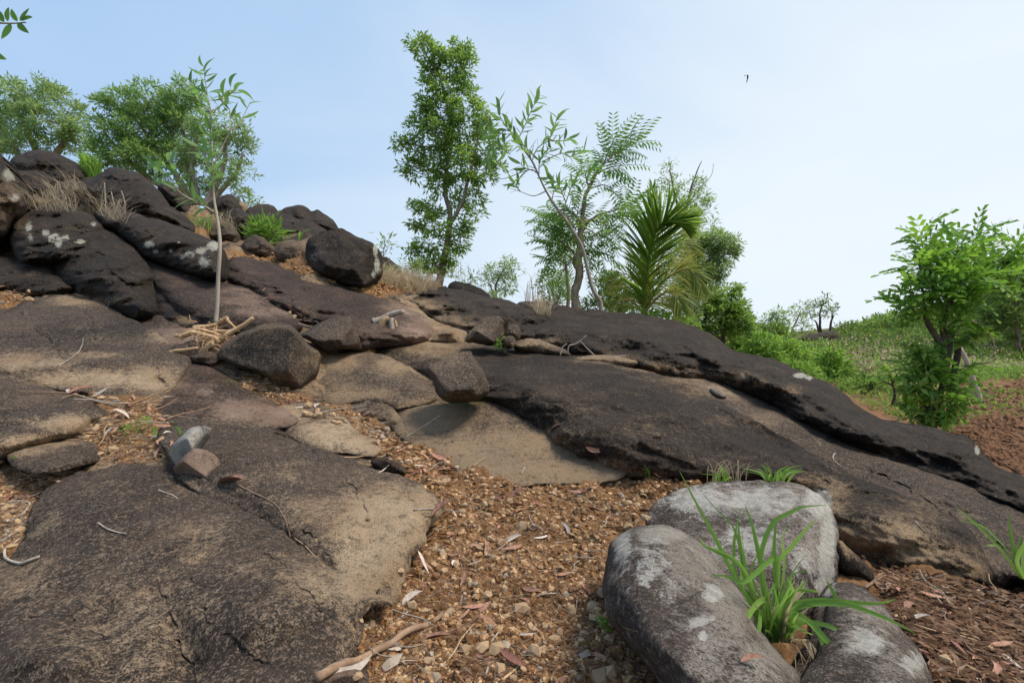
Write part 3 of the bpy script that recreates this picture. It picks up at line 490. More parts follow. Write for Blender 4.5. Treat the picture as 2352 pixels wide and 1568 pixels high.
rock('rock','upright white-grey stone leaning on the black arched slab','rock',[(392,1030),(415,1003),(440,981),(476,979),(477,990),(468,1006),(452,1030),(424,1060),(402,1064)],[(435,1020,2.52)],.09,14,.010,seed=54,mat=ROCKW,sample=False,tanb=1.0,licb=.1,planes=[(.75,.9,-.35),(.85,-.9,.35),(1.0,.2,.9)],ledge=.004)
rock('rock','rust-brown wedge stone leaning under the white-grey stone','rock',[(398,1078),(407,1063),(430,1040),(450,1030),(480,1036),(500,1056),(503,1094),(488,1108),(455,1100),(415,1092)],[(450,1070,2.42)],.11,16,.010,seed=55,mat=ROCKP,sample=False,tanb=1.0,planes=[(.6,-.25,.5),(1.0,.7,-.9),(1.2,-1,-.2)],ledge=.004)
rock('rock','flat dark stone sunk in the gully above the tan slab edge','rock',[(852,1060),(870,1052),(894,1049),(927,1072),(932,1090),(897,1092),(865,1080)],[(892,1070,2.88)],.08,14,.01,seed=58,sample=False)
rock('rock','small oval grey-brown stone on the long grey slab','rock',[(1577,898),(1590,890),(1610,893),(1618,903),(1605,911),(1585,908)],[(1597,900,4.55)],.08,8,.01,seed=59,mat=ROCKB,sample=False)
rock('rock','light grey slanted stone on the long grey slab','rock',[(1630,893),(1642,890),(1665,905),(1668,914),(1652,916),(1635,905)],[(1650,903,4.45)],.08,8,.01,seed=60,mat=ROCKG,sample=False)
rock('rock','small grey stone on the gully edge left of the tan slab','rock',[(652,975),(668,966),(690,968),(695,978),(680,984),(660,984)],[(673,975,3.4)],.05,8,.008,seed=62,mat=ROCKG,sample=False)
rock('rock','orange-brown flat rock cut by the bottom edge of the picture','rock',[(735,1575),(750,1552),(800,1538),(830,1545),(826,1580),(820,1640),(740,1640)],[(790,1560,1.22)],.04,14,.006,seed=63,mat=ROCKP,sample=False,tanb=.95)
# ---------------------------------------------------------------- the slope the rocks are bedded in
def rbf(ctrl):
    pts = np.array([(u/1000, v/1000) for u, v, d in ctrl]); w = np.array([1/d for u, v, d in ctrl])
    Kk = np.linalg.norm(pts[:, None]-pts[None], axis=2); n = len(w)
    A = np.zeros((n+3, n+3)); A[:n, :n] = Kk-np.eye(n)*0.004; A[:n, n] = 1; A[:n, n+1:] = pts; A[n, :n] = 1; A[n+1:, :n] = pts.T
    s = np.linalg.solve(A, np.concatenate([w, [0, 0, 0]]))
    def f(u, v):
        r = np.zeros(len(u))
        for c in range(0, len(u), 20000):
            x = np.stack([u[c:c+20000]/1000, v[c:c+20000]/1000], 1)
            r[c:c+20000] = np.linalg.norm(x[:, None]-pts[None], axis=2)@s[:n]+s[n]+x@s[n+1:]
        return r
    return f
SOILC = [(2600,1300,3.2),(1200,1640,1.18),(1200,1568,1.32),(1200,1450,1.58),(1200,1300,2.0),(1200,1200,2.4),(1300,1125,2.85),(1500,1105,2.95),(1000,1090,3.0),(900,1010,3.5),(850,965,3.8),(910,935,4.0),
 (950,880,4.35),(850,803,5.1),(2100,1350,1.92),(2250,1360,1.95),(2200,1500,1.42),(2100,1568,1.30),(2352,1400,1.85),(2352,1568,1.32),(2700,1568,1.3),(2700,1400,1.8),(100,1120,2.6),(0,1200,2.2),(300,1040,2.8),(250,970,3.1),
 (320,940,3.3),(200,908,3.45),(560,880,3.95),(650,915,3.75),(600,870,4.1),(700,1000,3.3),(60,680,5.5),(-60,680,5.5),(1000,1300,2.0),(950,1400,1.68),(860,1500,1.42),(1380,1350,1.85),(1380,1500,1.48),(1450,1180,2.5),
 (0,1100,2.6),(300,478,8.6),(130,478,8.8),(250,500,8.3),(450,495,9.6),(480,520,9.0),(430,480,10.3),(520,600,7.4),(540,570,8.2),(700,620,7.2),(760,625,7.5),(640,680,6.2),(680,710,5.9),(600,665,6.5),(900,650,8.4),(960,655,8.9),(1010,660,9.2),(880,640,8.6),
 (820,670,7.2),(1080,800,5.6),(1200,808,5.5),(1330,825,5.6),(1440,845,5.6),(1460,560,9.8),(340,600,7.2),(360,640,6.2),(440,770,4.75),(500,760,4.85),(480,800,4.4),(740,900,4.1),(700,925,3.85),(1850,1470,1.45),(1960,1330,1.95),
 (1200,2400,.62),(0,2400,.62),(2352,2400,.62),(-500,1568,1.3),(-500,1100,2.4),(-500,700,4.8),(-500,500,8),(2900,1568,1.3),(1700,1450,1.6),(1600,1300,2.0),(1800,1300,2.1)]
for i in range(-1, 25):
    u = i*100; SOILC.append((u, 1640, 1.2)) if (i % 4 == 0 and u > 900) else None
WF = rbf(SOILC+[s for s in SAMPLES if s[2] > 0])
TOPL = np.array([(-500,430),(-60,430),(60,440),(150,425),(200,420),(360,440),(450,475),(560,505),(700,535),(800,565),(880,605),(930,625),(985,647),(1040,662),(1120,690),(1200,704),(1300,722),(1400,735),(1500,745),(1600,775),(1700,845),(1900,925),(2000,990),(2200,1070),(2352,1140),(2500,1230),(2900,1400)], float)
gu = np.concatenate([np.arange(-500, -30, 30), np.arange(-30, 2382, 4.6), np.arange(2400, 2900, 30)])
sv = np.concatenate([np.linspace(0, 1, 230)])
cols = len(gu); vt = np.interp(gu, TOPL[:, 0], TOPL[:, 1])
U = np.repeat(gu[None], len(sv), 0); Vv = vt[None]+sv[:, None]*(1640-vt[None])
ex = np.array([1700, 1800, 2000, 2400.0]); U = np.vstack([U, np.repeat(gu[None], 4, 0)]); Vv = np.vstack([Vv, np.repeat(ex[:, None], cols, 1)])
u = U.ravel(); v = Vv.ravel(); w = np.clip(WF(u, v), 0.05, 2.5); d = 1/w
d = d*(1+0.22*np.clip(blobs([(2400,1205,170,75,1.2)], u, v), 0, 1))
X = PN(u, v, d)
burnt = blobs([(2200,1480,230,120,1),(2352,1420,200,110,.9),(2050,1400,60,60,.4),(1250,1375,200,34,.6),(1130,1540,150,40,.65),(1250,1230,120,16,.4),(1000,1480,60,30,.4),(1560,1120,120,14,.5)], u, v)
GUL = [(300,990,120,60,1.3),(60,1170,100,70,1.3),(170,900,140,14,1),(20,680,60,20,1),(90,675,40,12,1),(600,885,60,24,1),(660,920,50,16,1),(760,945,60,18,.9),(850,975,40,40,1.1),(900,1010,60,50,1.2),(980,1070,80,40,1.3),(690,700,40,14,1),(650,680,40,14,1),(470,790,60,20,.8),
 (600,590,90,12,1),(700,615,60,14,1),(790,640,50,12,.7),(940,645,80,24,1.2),(860,665,50,14,1),(200,480,130,30,1.2),(460,515,40,24,1),(900,905,60,14,.7),(850,800,30,12,.8),(1240,810,120,8,.9),(730,820,24,24,.8)]
def bare(u, v):
    """1 where bedrock shows between the slabs, 0 where soil has gathered"""
    return np.clip(1-blobs(GUL, u, v)*1.3, 0, 1)*((v < 1105) & (u < 1500) | (u > 1500) & (v < 1000))*(v < 1100-np.clip(u-1000, 0, 999)*.0)*(1-((u > 950) & (v > 1085)))
green = blobs([(540,560,30,14,.5),(450,510,30,16,.6),(200,425,60,20,.6)], u, v)
amp = 0.012*np.clip(d, 1, 8)**0.8
near = (u > -60) & (u < 2420) & (v < 1660)
dz = np.zeros(len(u)); dz[near] = (fbm(X[near]*5, 5, 40, .55)*1.1+fbm(X[near]*27, 3, 41)*0.5)*amp[near]
X[:, 2] += dz*(1-.6*bare(u, v))
# the far side of the crest falls away behind the skyline
rows = [X.reshape(-1, cols, 3)]
top = rows[0][0]; back = []
for k, (by_, bz_) in enumerate(((1.0, -.05), (3, -.5), (8, -2.2), (20, -5.5), (60, -9))): back.append(top+np.array([0, by_, bz_])+np.array([0, 0, -1.0])*(np.clip((gu-1600)/300, 0, 1)*(1.6 if by_ < 9 else 0))[:, None])
G = np.concatenate([np.array(back[::-1]), rows[0]]); nr = G.shape[0]
idx = np.arange(nr*cols).reshape(nr, cols)
fa = np.stack([idx[:-1, :-1].ravel(), idx[1:, :-1].ravel(), idx[1:, 1:].ravel(), idx[:-1, 1:].ravel()], 1)
att = np.zeros((nr*cols, 3)); att[5*cols:, 0] = burnt; att[5*cols:, 1] = green; att[5*cols:, 2] = bare(u, v)
GX = G.reshape(-1, 3)
g1 = obj('ground', GX, fa, SOIL, attr=att); props(g1, kind='structure')
soil_tris = np.concatenate([fa[:, [0, 1, 2]], fa[:, [0, 2, 3]]])
# ---------------------------------------------------------------- valley and far hillside on the right
HC = [(2352,1250,4.4),(2352,1200,5.0),(2352,1080,7),(2250,1000,9.5),(2150,950,12.2),(2352,940,12.5),(2000,900,16),(1800,870,17),(2352,880,17),(2100,860,22),(2352,830,24),(1900,850,22),(1900,800,34),(2100,800,33),(2352,760,37),
 (2352,665,55),(2100,735,56),(1900,760,60),(1700,790,30),(1500,780,27),(1500,1000,9),(1300,900,12),(3200,1080,7),(3200,860,20),(3200,620,55),(2230,690,56),(2230,780,34),(1300,780,24),(1900,1000,9),(3200,1250,4.6),(1300,1250,5)]
HF = rbf(HC)
T2 = np.array([(1250,768),(1500,764),(1640,768),(1750,772),(1830,778),(1850,775),(1880,768),(1930,759),(2000,752),(2060,745),(2130,726),(2200,702),(2280,682),(2352,664),(2600,620),(3200,600)], float)
gu2 = np.concatenate([np.arange(1250, 2440, 6.0), np.arange(2440, 3200, 40)]); sv2 = np.linspace(0, 1, 130)**1.35; c2 = len(gu2); vt2 = np.interp(gu2, T2[:, 0], T2[:, 1])
U2 = np.repeat(gu2[None], len(sv2), 0); V2 = vt2[None]+sv2[:, None]*(1250-vt2[None]); u = U2.ravel(); v = V2.ravel(); d = 1/np.clip(HF(u, v), .012, .5)
X = PN(u, v, d); X[:, 2] += fbm(X*np.array([.35, .35, .35]), 4, 70)*0.035*np.clip(d, 3, 20)**.9
fieldm = np.clip(blobs([(2352,1050,260,80,1.2),(2200,905,200,30,1),(2352,900,180,28,1),(2010,925,60,30,.8),(2050,820,70,9,.6),(1990,835,60,8,.5),(2230,960,150,50,1.2),(2300,790,60,12,.5)], u, v), 0, 1)
clod = fieldm*(v > 930)
X[:, 2] += clod*0.05*fbm(X*np.array([4.5, 4.5, 4.5]), 4, 77, .6)
b2 = [X.reshape(-1, c2, 3)[0]+np.array([0, a, b]) for a, b in ((3, 0), (15, -1.5), (60, -7), (200, -12))]
G2 = np.concatenate([np.array(b2[::-1]), X.reshape(-1, c2, 3)]); n2 = G2.shape[0]; idx = np.arange(n2*c2).reshape(n2, c2)
fa2 = np.stack([idx[:-1, :-1].ravel(), idx[1:, :-1].ravel(), idx[1:, 1:].ravel(), idx[:-1, 1:].ravel()], 1)
att = np.zeros((n2*c2, 3)); att[:, 1] = .8; pn = np.clip(.28+.8*fbm(X*np.array([.22, .22, .5]), 4, 91), 0, 1); att[4*c2:, 1] = (1-fieldm)*pn
g2 = obj('hillside', G2.reshape(-1, 3), fa2, FIELD, attr=att); props(g2, kind='structure')
hill_tris = np.concatenate([fa2[:, [0, 1, 2]], fa2[:, [0, 2, 3]]]); HX = G2.reshape(-1, 3)
pl = np.array([(-1500, -1500, -12.5), (1500, -1500, -12.5), (1500, 2500, -12.5), (-1500, 2500, -12.5)], float)
o = obj('plain', pl, [(0, 1, 2, 3)], FIELD, attr=np.tile([0, 1, 0], (4, 1))); props(o, kind='structure')
# ---------------------------------------------------------------- ray casting on what has been built, to set things down on it
rv = np.concatenate(ALLV); rf = np.concatenate(ALLF)
def bvh(v, f): return BVHTree.FromPolygons([Vector(x) for x in v.tolist()], f.tolist(), all_triangles=True)
B_ROCK = bvh(rv, rf); B_SOIL = bvh(GX, soil_tris); B_HILL = bvh(HX, hill_tris)
ORG = Vector((0, 0, CZ))
def hit(u, v):
    """first surface met on the way to picture point u, v: (point, normal, kind)"""
    dr = (P(u, v, 1.0)-ORG).normalized(); best = None
    for k, b in (('rock', B_ROCK), ('soil', B_SOIL), ('hill', B_HILL)):
        h = b.ray_cast(ORG, dr)
        if h[0] is not None and (best is None or h[3] < best[3]): best = (h[0], h[1] if h[1].dot(dr) < 0 else -h[1], k, h[3])
    return best
# ---------------------------------------------------------------- vegetation helpers
BARK = plain_mat('grey_brown_bark', (0.16, 0.125, 0.095), (0.30, 0.25, 0.20), 14, 0.9, 0.02, stretch=(1, 1, .3))
BARKP = plain_mat('pale_bark', (0.20, 0.17, 0.135), (0.38, 0.335, 0.28), 12, 0.85, 0.01, stretch=(1, 1, .3))
BARKD = plain_mat('dark_bark', (0.055, 0.042, 0.033), (0.12, 0.095, 0.075), 14, 0.9, 0.02)
TWIG = plain_mat('dry_twig', (0.20, 0.15, 0.10), (0.40, 0.33, 0.25), 30, 0.85, 0.003)
LEAFA = leaf_mat('acacia_leaves', (0.091, 0.175, 0.042), (0.183, 0.318, 0.068), (0.334, 0.469, 0.100))
LEAFB = leaf_mat('blue_green_leaves', (0.116, 0.201, 0.079), (0.212, 0.330, 0.124), (0.365, 0.469, 0.168))
LEAFC = leaf_mat('bright_bush_leaves', (0.068, 0.148, 0.023), (0.154, 0.294, 0.047), (0.288, 0.450, 0.070))
LEAFY = leaf_mat('yellow_green_leaves', (0.091, 0.209, 0.078), (0.165, 0.316, 0.098), (0.329, 0.429, 0.111))
LEAFD = leaf_mat('dark_bush_leaves', (0.046, 0.094, 0.021), (0.095, 0.178, 0.034), (0.186, 0.271, 0.052))
LEAFO = leaf_mat('sapling_leaves', (0.086, 0.182, 0.055), (0.124, 0.260, 0.070), (0.211, 0.364, 0.094), True)
LEAFP = leaf_mat('feathery_leaves', (0.068, 0.173, 0.034), (0.105, 0.243, 0.044), (0.192, 0.346, 0.063), True)
LEAFG = leaf_mat('glossy_shrub_leaves', (0.042, 0.129, 0.022), (0.096, 0.234, 0.034), (0.230, 0.416, 0.047), True)
GRASSM = leaf_mat('grass_green', (0.10, 0.21, 0.035), (0.15, 0.29, 0.05), (0.25, 0.40, 0.08), True, 0.4)
STRAW = leaf_mat('dry_grass', (0.24, 0.18, 0.12), (0.34, 0.27, 0.18), (0.46, 0.38, 0.26))
STRAWO = leaf_mat('dry_blade', (0.26, 0.19, 0.12), (0.36, 0.28, 0.18), (0.44, 0.37, 0.26), True)
PALMM = leaf_mat('palm_green', (0.13, 0.28, 0.045), (0.20, 0.38, 0.06), (0.34, 0.46, 0.09), True, 0.4)
PALMY = leaf_mat('palm_yellowing', (0.073, 0.169, 0.026), (0.146, 0.249, 0.039), (0.390, 0.373, 0.104), False, 0.4)
RACHIS = plain_mat('palm_rib', (0.28, 0.22, 0.06), (0.36, 0.27, 0.09), 20, 0.6, 0.002)
def rdir(n, r=RNG):
    x = r.normal(size=(n, 3)); return x/np.linalg.norm(x, axis=1, keepdims=True)
def leafquads(c, a, nrm, L, Wd, fold=0.15, droop=0.0):
    """many folded leaves at once: stem points c, directions a, normals nrm; four triangles each"""
    a = a/np.linalg.norm(a, axis=1, keepdims=True); s = np.cross(a, nrm); s /= np.linalg.norm(s, axis=1, keepdims=True)+1e-9; n = np.cross(s, a)
    L = L[:, None]; Wd = Wd[:, None]; dz = np.array([0, 0, -1.0])*L*droop
    v = np.stack([c, c+a*L*.42+s*Wd*.5+n*Wd*fold+dz*.25, c+a*L*.5-n*Wd*fold+dz*.3, c+a*L*.42-s*Wd*.5+n*Wd*fold+dz*.25, c+a*L+dz], 1).reshape(-1, 3)
    b = np.arange(len(c))[:, None]*5
    f = np.concatenate([b+[0, 1, 2], b+[1, 4, 2], b+[0, 2, 3], b+[3, 2, 4]])
    return v, f
def leafobj(name, c, a, nrm, L, Wd, mat, parent=None, fold=.15, droop=0., tint=None, smooth=False):
    v, f = leafquads(c, a, nrm, L, Wd, fold, droop)
    if tint is None: tint = RNG.uniform(0, 1, len(c))
    at = np.zeros((len(v), 3)); at[:, 0] = np.repeat(np.clip(tint, 0, 1), 5)
    return obj(name, v, f, mat, parent, smooth, at)
def px(d): return d/F
def uvd(p):
    d = p[..., 1]; return p[..., 0]/d*F+CU, CV-(p[..., 2]-CZ)/d*F
def tree(name, label, cat, d, trunks, blobsl, leaf=0.10, n_sub=14, per=26, mat=None, bark=None, thick=0.8, group=None, wl=0.28, droop=0.15, rad=1.0, twigs=True, shell=0.5, seed=0, up=0.25, sub_r=0.30, limbs=True):
    """trunks: lists of (u, v, radius in m[, depth offset]); blobsl: leafy masses (u, v, ru, rv[, depth offset])"""
    r = np.random.default_rng(seed+100)
    base = P(trunks[0][0][0], trunks[0][0][1], d)
    root = empty(name, base, label, cat, group); s = px(d)
    tp = []
    for t in trunks:
        pts = np.array([list(P(q[0], q[1], d+(q[3] if len(q) > 3 else 0))) for q in t]); rd = np.array([q[2] for q in t])*rad
        c = catmull(np.concatenate([pts, rd[:, None]], 1), 5); c[:, :3] += fbm(c[:, :3]*1.7/max(s*60, .3), 2, seed)[:, None]*s*3*np.array([1, .6, .2])*(np.arange(len(c)) > 1)[:, None]
        v, f = tube(c[:, :3], c[:, 3], 7); obj('trunk', v, f, bark or BARK, root); tp.append(c)
    tpa = np.concatenate(tp); C = []; A = []; TW = Bag(); tint = []
    for bl in blobsl:
        u, v_, ru, rv_ = bl[:4]; off = bl[4] if len(bl) > 4 else r.uniform(-.5, .5)*thick*ru*s
        ru *= r.uniform(.82, 1.18); rv_ *= r.uniform(.8, 1.15); u += r.uniform(-.12, .12)*ru; cen = np.array(P(u, v_, d+off)); R = np.array([ru*s, ru*s*thick, rv_*s])
        # limb from the trunk, leaving it below the mass
        cost = np.linalg.norm(tpa[:, :3]-cen, axis=1)+np.where(tpa[:, 2] > cen[2]-0.2*R[2], 0.8*np.abs(tpa[:, 2]-cen[2]+.2*R[2]), 0)
        j = int(cost.argmin()); st = tpa[j, :3]; mid = (st+cen)/2+np.array([0, 0, -0.08*np.linalg.norm(cen-st)])+r.normal(size=3)*s*4
        r0 = min(tpa[j, 3]*0.6, 0.012+0.02*np.linalg.norm(cen-st)*s*40)
        limb = catmull([st, mid, cen, cen+(cen-mid)*.35], 4)
        if limbs:
            tv, tf = tube(limb, np.linspace(max(r0, s*.55), s*.35, len(limb)), 5); obj('branch', tv, tf, bark or BARK, root)
        ns = max(3, int(n_sub*(ru*rv_)/900.0)); q = rdir(ns, r); q *= (r.uniform(shell, 1.0, ns)**(1/2.2))[:, None]; sub = cen+q*R
        bright = r.uniform(-.18, .18)
        for k in range(ns):
            o = limb[r.integers(len(limb)//2, len(limb))]
            if twigs:
                tv, tf = tube(np.array([o, (o+sub[k])/2+r.normal(size=3)*s*2, sub[k]]), [s*.32, s*.24, s*.15], 3, False); TW.add(tv, tf)
            m = int(per*r.uniform(.6, 1.3)); tdir = sub[k]-o; tdir /= np.linalg.norm(tdir)+1e-9
            rr = sub_r*min(R[0], R[2])
            rr = max(rr, leaf*.8)
            pts = sub[k]+r.normal(size=(m, 3))*rr*np.array([.62, .62, .5]); dd = (pts-sub[k])/rr*.7+tdir*.5+rdir(m, r)*.6+np.array([0, 0, up])
            C.append(pts); A.append(dd); tint.append(np.clip(.42+bright+r.normal(size=m)*.2+(q[k, 2])*.12, 0, 1))
    C = np.concatenate(C); A = np.concatenate(A); n = len(C)
    nr = rdir(n, r)+np.array([0, -.1, .9]); L = leaf*r.uniform(.6, 1.25, n)
    leafobj('crown', C, A, nr, L, L*wl, mat or LEAFA, root, droop=droop, tint=np.concatenate(tint))
    if twigs and TW.n: TW.obj('twigs', bark or BARK, root)['kind'] = 'stuff'
    return root
# ---------------------------------------------------------------- trees
tree('leafy_tree', 'leftmost rounded green tree behind the dome boulder, cut by the picture edge', 'tree', 17,
  [[(110,385,.14),(75,330,.09),(50,270,.06),(35,225,.03)],[(105,385,.12),(150,320,.08),(165,270,.04)],[(60,390,.12),(25,320,.08),(-15,260,.04)]],
  [(-30,230,55,50),(30,215,45,32),(85,215,45,32),(130,235,40,35),(165,275,30,42),(115,280,50,45),(60,270,50,45),(0,290,50,45),(165,320,32,26),(60,335,50,26),(5,345,30,26),(185,340,22,14),(130,345,25,16),(-40,300,40,60)],
  leaf=.17, n_sub=11, per=52, mat=LEAFB, seed=1, shell=.55, wl=.26, sub_r=.21)
tree('flowering_tree', 'wide green tree with yellow flecks behind the layered boulder', 'tree', 15.5,
  [[(440,470,.13),(400,400,.09),(350,330,.06),(310,270,.03)],[(430,470,.1),(330,400,.07),(265,340,.04)],[(450,470,.12),(430,360,.08),(410,260,.04)]],
  [(245,250,30,24),(290,240,50,38),(345,235,50,40),(395,225,45,32),(425,215,32,24),(240,300,30,30),(290,300,55,45),(350,300,55,50),(400,290,45,45),(270,350,45,30),(225,355,25,18),(330,360,60,40),(390,370,50,40),(310,390,40,18),(430,310,30,40),(255,375,30,15)],
  leaf=.16, n_sub=13, per=52, mat=LEAFY, seed=2, shell=.5, wl=.26, sub_r=.22)
tree('leafy_tree', 'airy green tree with forking pale limbs just behind the tall sapling', 'tree', 14.5,
  [[(470,475,.12),(500,410,.08),(520,340,.05),(515,290,.03)],[(480,470,.09),(540,400,.05),(560,350,.03)],[(455,470,.1),(440,380,.06),(455,310,.03)]],
  [(470,290,40,32),(515,285,40,26),(550,310,32,28),(570,345,18,26),(520,340,40,35),(465,345,40,35),(560,395,24,26),(520,410,36,30),(470,405,40,34),(545,445,26,20),(500,452,30,16),(435,425,26,30),(430,345,26,34)],
  leaf=.145, n_sub=11, per=44, mat=LEAFB, seed=3, shell=.6, wl=.26, sub_r=.20, bark=BARKP)
tree('tall_tree', 'tall slender dense green tree standing alone on the ridge in the middle', 'tree', 12.5,
  [[(1008,658,.13),(1018,600,.12),(1028,545,.10),(1031,490,.085),(1022,420,.07),(1035,330,.055),(1030,250,.04),(1005,170,.025),(965,100,.012)],[(1030,520,.07),(1060,465,.06),(1078,400,.05),(1095,330,.03),(1100,280,.02)],[(1008,640,.04),(1000,610,.03),(990,575,.02)]],
  [(955,92,22,14),(975,115,26,20),(1000,130,28,22),(1050,112,28,18),(1075,118,18,18),(990,165,28,26),(1035,150,42,30),(1070,150,22,28),(985,205,26,22),(1030,200,42,30),(1075,215,22,26),(975,245,24,26),(1020,255,45,34),(1070,260,36,30),(1110,250,18,16),(960,290,26,22),(1005,310,42,34),(1060,310,45,36),(1110,300,24,26),(925,325,26,12),(950,345,32,22),(1000,370,40,30),(1060,370,42,34),(1120,355,34,24),(1145,340,18,16),(930,375,14,16),(955,395,20,16),(1010,425,28,22),(1065,425,38,26),(1110,405,34,20),(1140,385,18,12),(955,480,22,16),(985,480,26,20),(1000,515,28,20),(1050,470,24,14),(1095,490,26,16),(1085,460,30,14),(960,510,18,14),(1060,520,28,16),(1065,545,16,12),(985,560,32,22),(1025,560,24,22),(965,590,24,20),(1000,605,30,18),(1045,590,24,16),(1050,565,16,10),(1035,620,16,12),(940,575,14,10)],
  leaf=.125, n_sub=14, per=46, mat=LEAFA, rad=.75, seed=4, shell=.45, wl=.36, droop=.2, sub_r=.27)
tree('small_tree', 'small round-crowned tree on the skyline between the tall tree and the leaning sapling', 'tree', 21,
  [[(1138,690,.06),(1142,650,.045),(1155,620,.02)],[(1138,690,.05),(1125,650,.025)]],
  [(1165,605,20,14),(1175,622,14,14),(1145,625,24,18),(1125,645,16,14),(1160,650,22,18),(1140,670,22,12)], leaf=.20, n_sub=38, per=16, mat=LEAFB, seed=5, wl=.24, sub_r=.4)
tree('small_tree', 'small hazy-green tree behind the thin pale trunk under the feathery tree', 'tree', 20,
  [[(1275,712,.06),(1272,680,.04),(1268,645,.02)],[(1275,712,.05),(1290,660,.03)]],
  [(1262,635,18,26),(1280,650,22,24),(1258,670,18,18),(1285,690,26,16),(1305,660,14,26),(1262,695,18,12)], leaf=.20, n_sub=36, per=16, mat=LEAFB, seed=6, wl=.24, sub_r=.4)
tree('tree_trunk', 'thin straight grey trunk standing left of the gnarled feathery tree', 'trunk', 12.5, [[(1305,712,.05),(1304,680,.045),(1302,640,.04),(1300,600,.035)]],
  [(1296,590,18,26),(1290,560,22,20)], leaf=.18, n_sub=20, per=14, mat=LEAFB, seed=66, wl=.24)
tree('bush', 'dense green bush on the skyline between the leaning sapling and the palm', 'bush', 19,
  [[(1400,725,.06),(1402,690,.05),(1398,660,.02)]],
  [(1378,655,20,14),(1400,650,24,22),(1425,665,24,24),(1375,695,26,18),(1405,695,30,22),(1350,700,12,12),(1440,700,26,22),(1395,635,16,12)], leaf=.20, n_sub=34, per=18, mat=LEAFD, seed=7, wl=.3, sub_r=.4, bark=BARKD)
tree('tall_tree', 'tall open-crowned tree behind the palm with bare twigs at its top', 'tree', 16,
  [[(1587,752,.11),(1585,700,.10),(1588,640,.09),(1580,560,.075),(1560,490,.05),(1545,430,.03),(1540,390,.02)],[(1585,620,.06),(1575,500,.05),(1585,440,.035),(1600,395,.02),(1612,370,.01)],[(1587,600,.05),(1625,560,.03),(1660,545,.02)],[(1580,470,.02),(1610,430,.012),(1632,405,.008),(1638,375,.006)]],
  [(1540,378,16,12),(1530,410,16,16),(1545,430,24,20),(1590,425,22,18),(1545,465,26,22),(1600,455,30,26),(1625,480,14,26),(1570,500,30,18),(1615,510,18,14)],
  leaf=.15, n_sub=22, per=18, mat=LEAFY, seed=8, wl=.24, sub_r=.4, shell=.5)
tree('leafy_tree', 'blue-green leafy tree spreading right behind the palm', 'tree', 15.2,
  [[(1592,745,.08),(1605,680,.06),(1625,610,.04),(1650,570,.02)]],
  [(1600,555,28,24),(1640,548,30,18),(1675,556,24,14),(1660,580,30,20),(1620,590,34,28),(1650,615,26,22),(1600,625,30,26),(1640,640,18,16),(1575,600,24,30),(1590,670,22,24),(1570,660,22,26),(1585,715,20,16)],
  leaf=.15, n_sub=46, per=34, mat=LEAFB, seed=9, wl=.24, sub_r=.38)
tree('bush', 'large dark tangled bush at the right foot of the tree behind the palm', 'bush', 17,
  [[(1660,790,.08),(1665,740,.06),(1670,690,.03)]],
  [(1640,680,22,20),(1670,690,24,22),(1690,705,18,22),(1650,720,36,26),(1690,735,26,22),(1625,735,30,24),(1660,760,40,24),(1710,745,18,16),(1620,770,26,16),(1605,700,20,26),(1680,665,12,10),(1570,740,26,12)], leaf=.17, n_sub=42, per=32, mat=LEAFA, seed=10, wl=.34, sub_r=.4, bark=BARKD)
BG = [('low bright green bush directly right of the dark tangled bush','bush',20,[(1690,775,26,20),(1720,785,30,22),(1700,805,26,18)],LEAFC),
 ('mid green bush just behind the black slab shoulder','bush',17,[(1750,790,30,22),(1740,815,34,16),(1775,820,26,18)],LEAFC),
 ('feathery light bush on the slope above the grey broken slab edge','bush',18,[(1800,790,26,18),(1820,810,30,18),(1800,835,34,16)],LEAFC),
 ('round bright green bush standing free on the slope','bush',19,[(1905,815,22,16),(1920,835,28,22),(1905,855,24,12),(1935,850,18,14)],LEAFC),
 ('small broad-leaved bright bush right behind the pale broken rock edge','bush',14,[(1825,848,22,14),(1855,855,24,14),(1810,858,18,10)],LEAFC),
 ('light bush between the slope bushes at the hill foot','bush',20,[(1860,820,22,14),(1875,845,24,14)],LEAFC),
 ('darker bush beneath the first skyline saplings','bush',26,[(1760,760,26,16),(1790,768,24,12),(1735,765,16,12)],LEAFD),
 ('dark low shrub by the stone at the field edge','bush',12.5,[(1990,878,24,12),(2010,885,18,10)],LEAFD),
 ('low shrub line on the far hill crest','bush',50,[(1945,752,22,8),(1975,747,22,8)],LEAFD),
 ('shrubs on the far crest left of the big leafy shrub','bush',46,[(2010,742,26,12),(2045,738,24,14),(2070,745,20,12)],LEAFD),
 ('dark shrubs on the far slope below the crest','bush',42,[(1990,770,30,10),(2030,768,30,10),(2060,780,20,8)],LEAFD),
 ('dark green thicket on the right hillside at the picture edge','bush',30,[(2290,800,26,18),(2330,790,30,24),(2350,820,20,18)],LEAFD),
 ('hillside thicket under the right-edge trees','bush',34,[(2230,740,26,14),(2270,735,30,18),(2320,740,30,22)],LEAFD),
 ('low green scrub across the middle of the right hillside','bush',26,[(2270,860,30,8),(2320,862,34,9)],LEAFC)]
for i, (lb, ct, d, bl, mt) in enumerate(BG):
    u0 = sum(b[0] for b in bl)/len(bl); vb = max(b[1]+b[3] for b in bl)
    tree('bush', lb, ct, d, [[(u0, vb, .05), (u0+2, vb-14, .03), (u0-3, vb-24, .015)]], bl, leaf=.012*d if d < 40 else .009*d, n_sub=44 if d < 40 else 60, per=15, mat=mt, seed=20+i, wl=.36, sub_r=.42, bark=BARKD, group='bushes on the slope beyond the rocks')
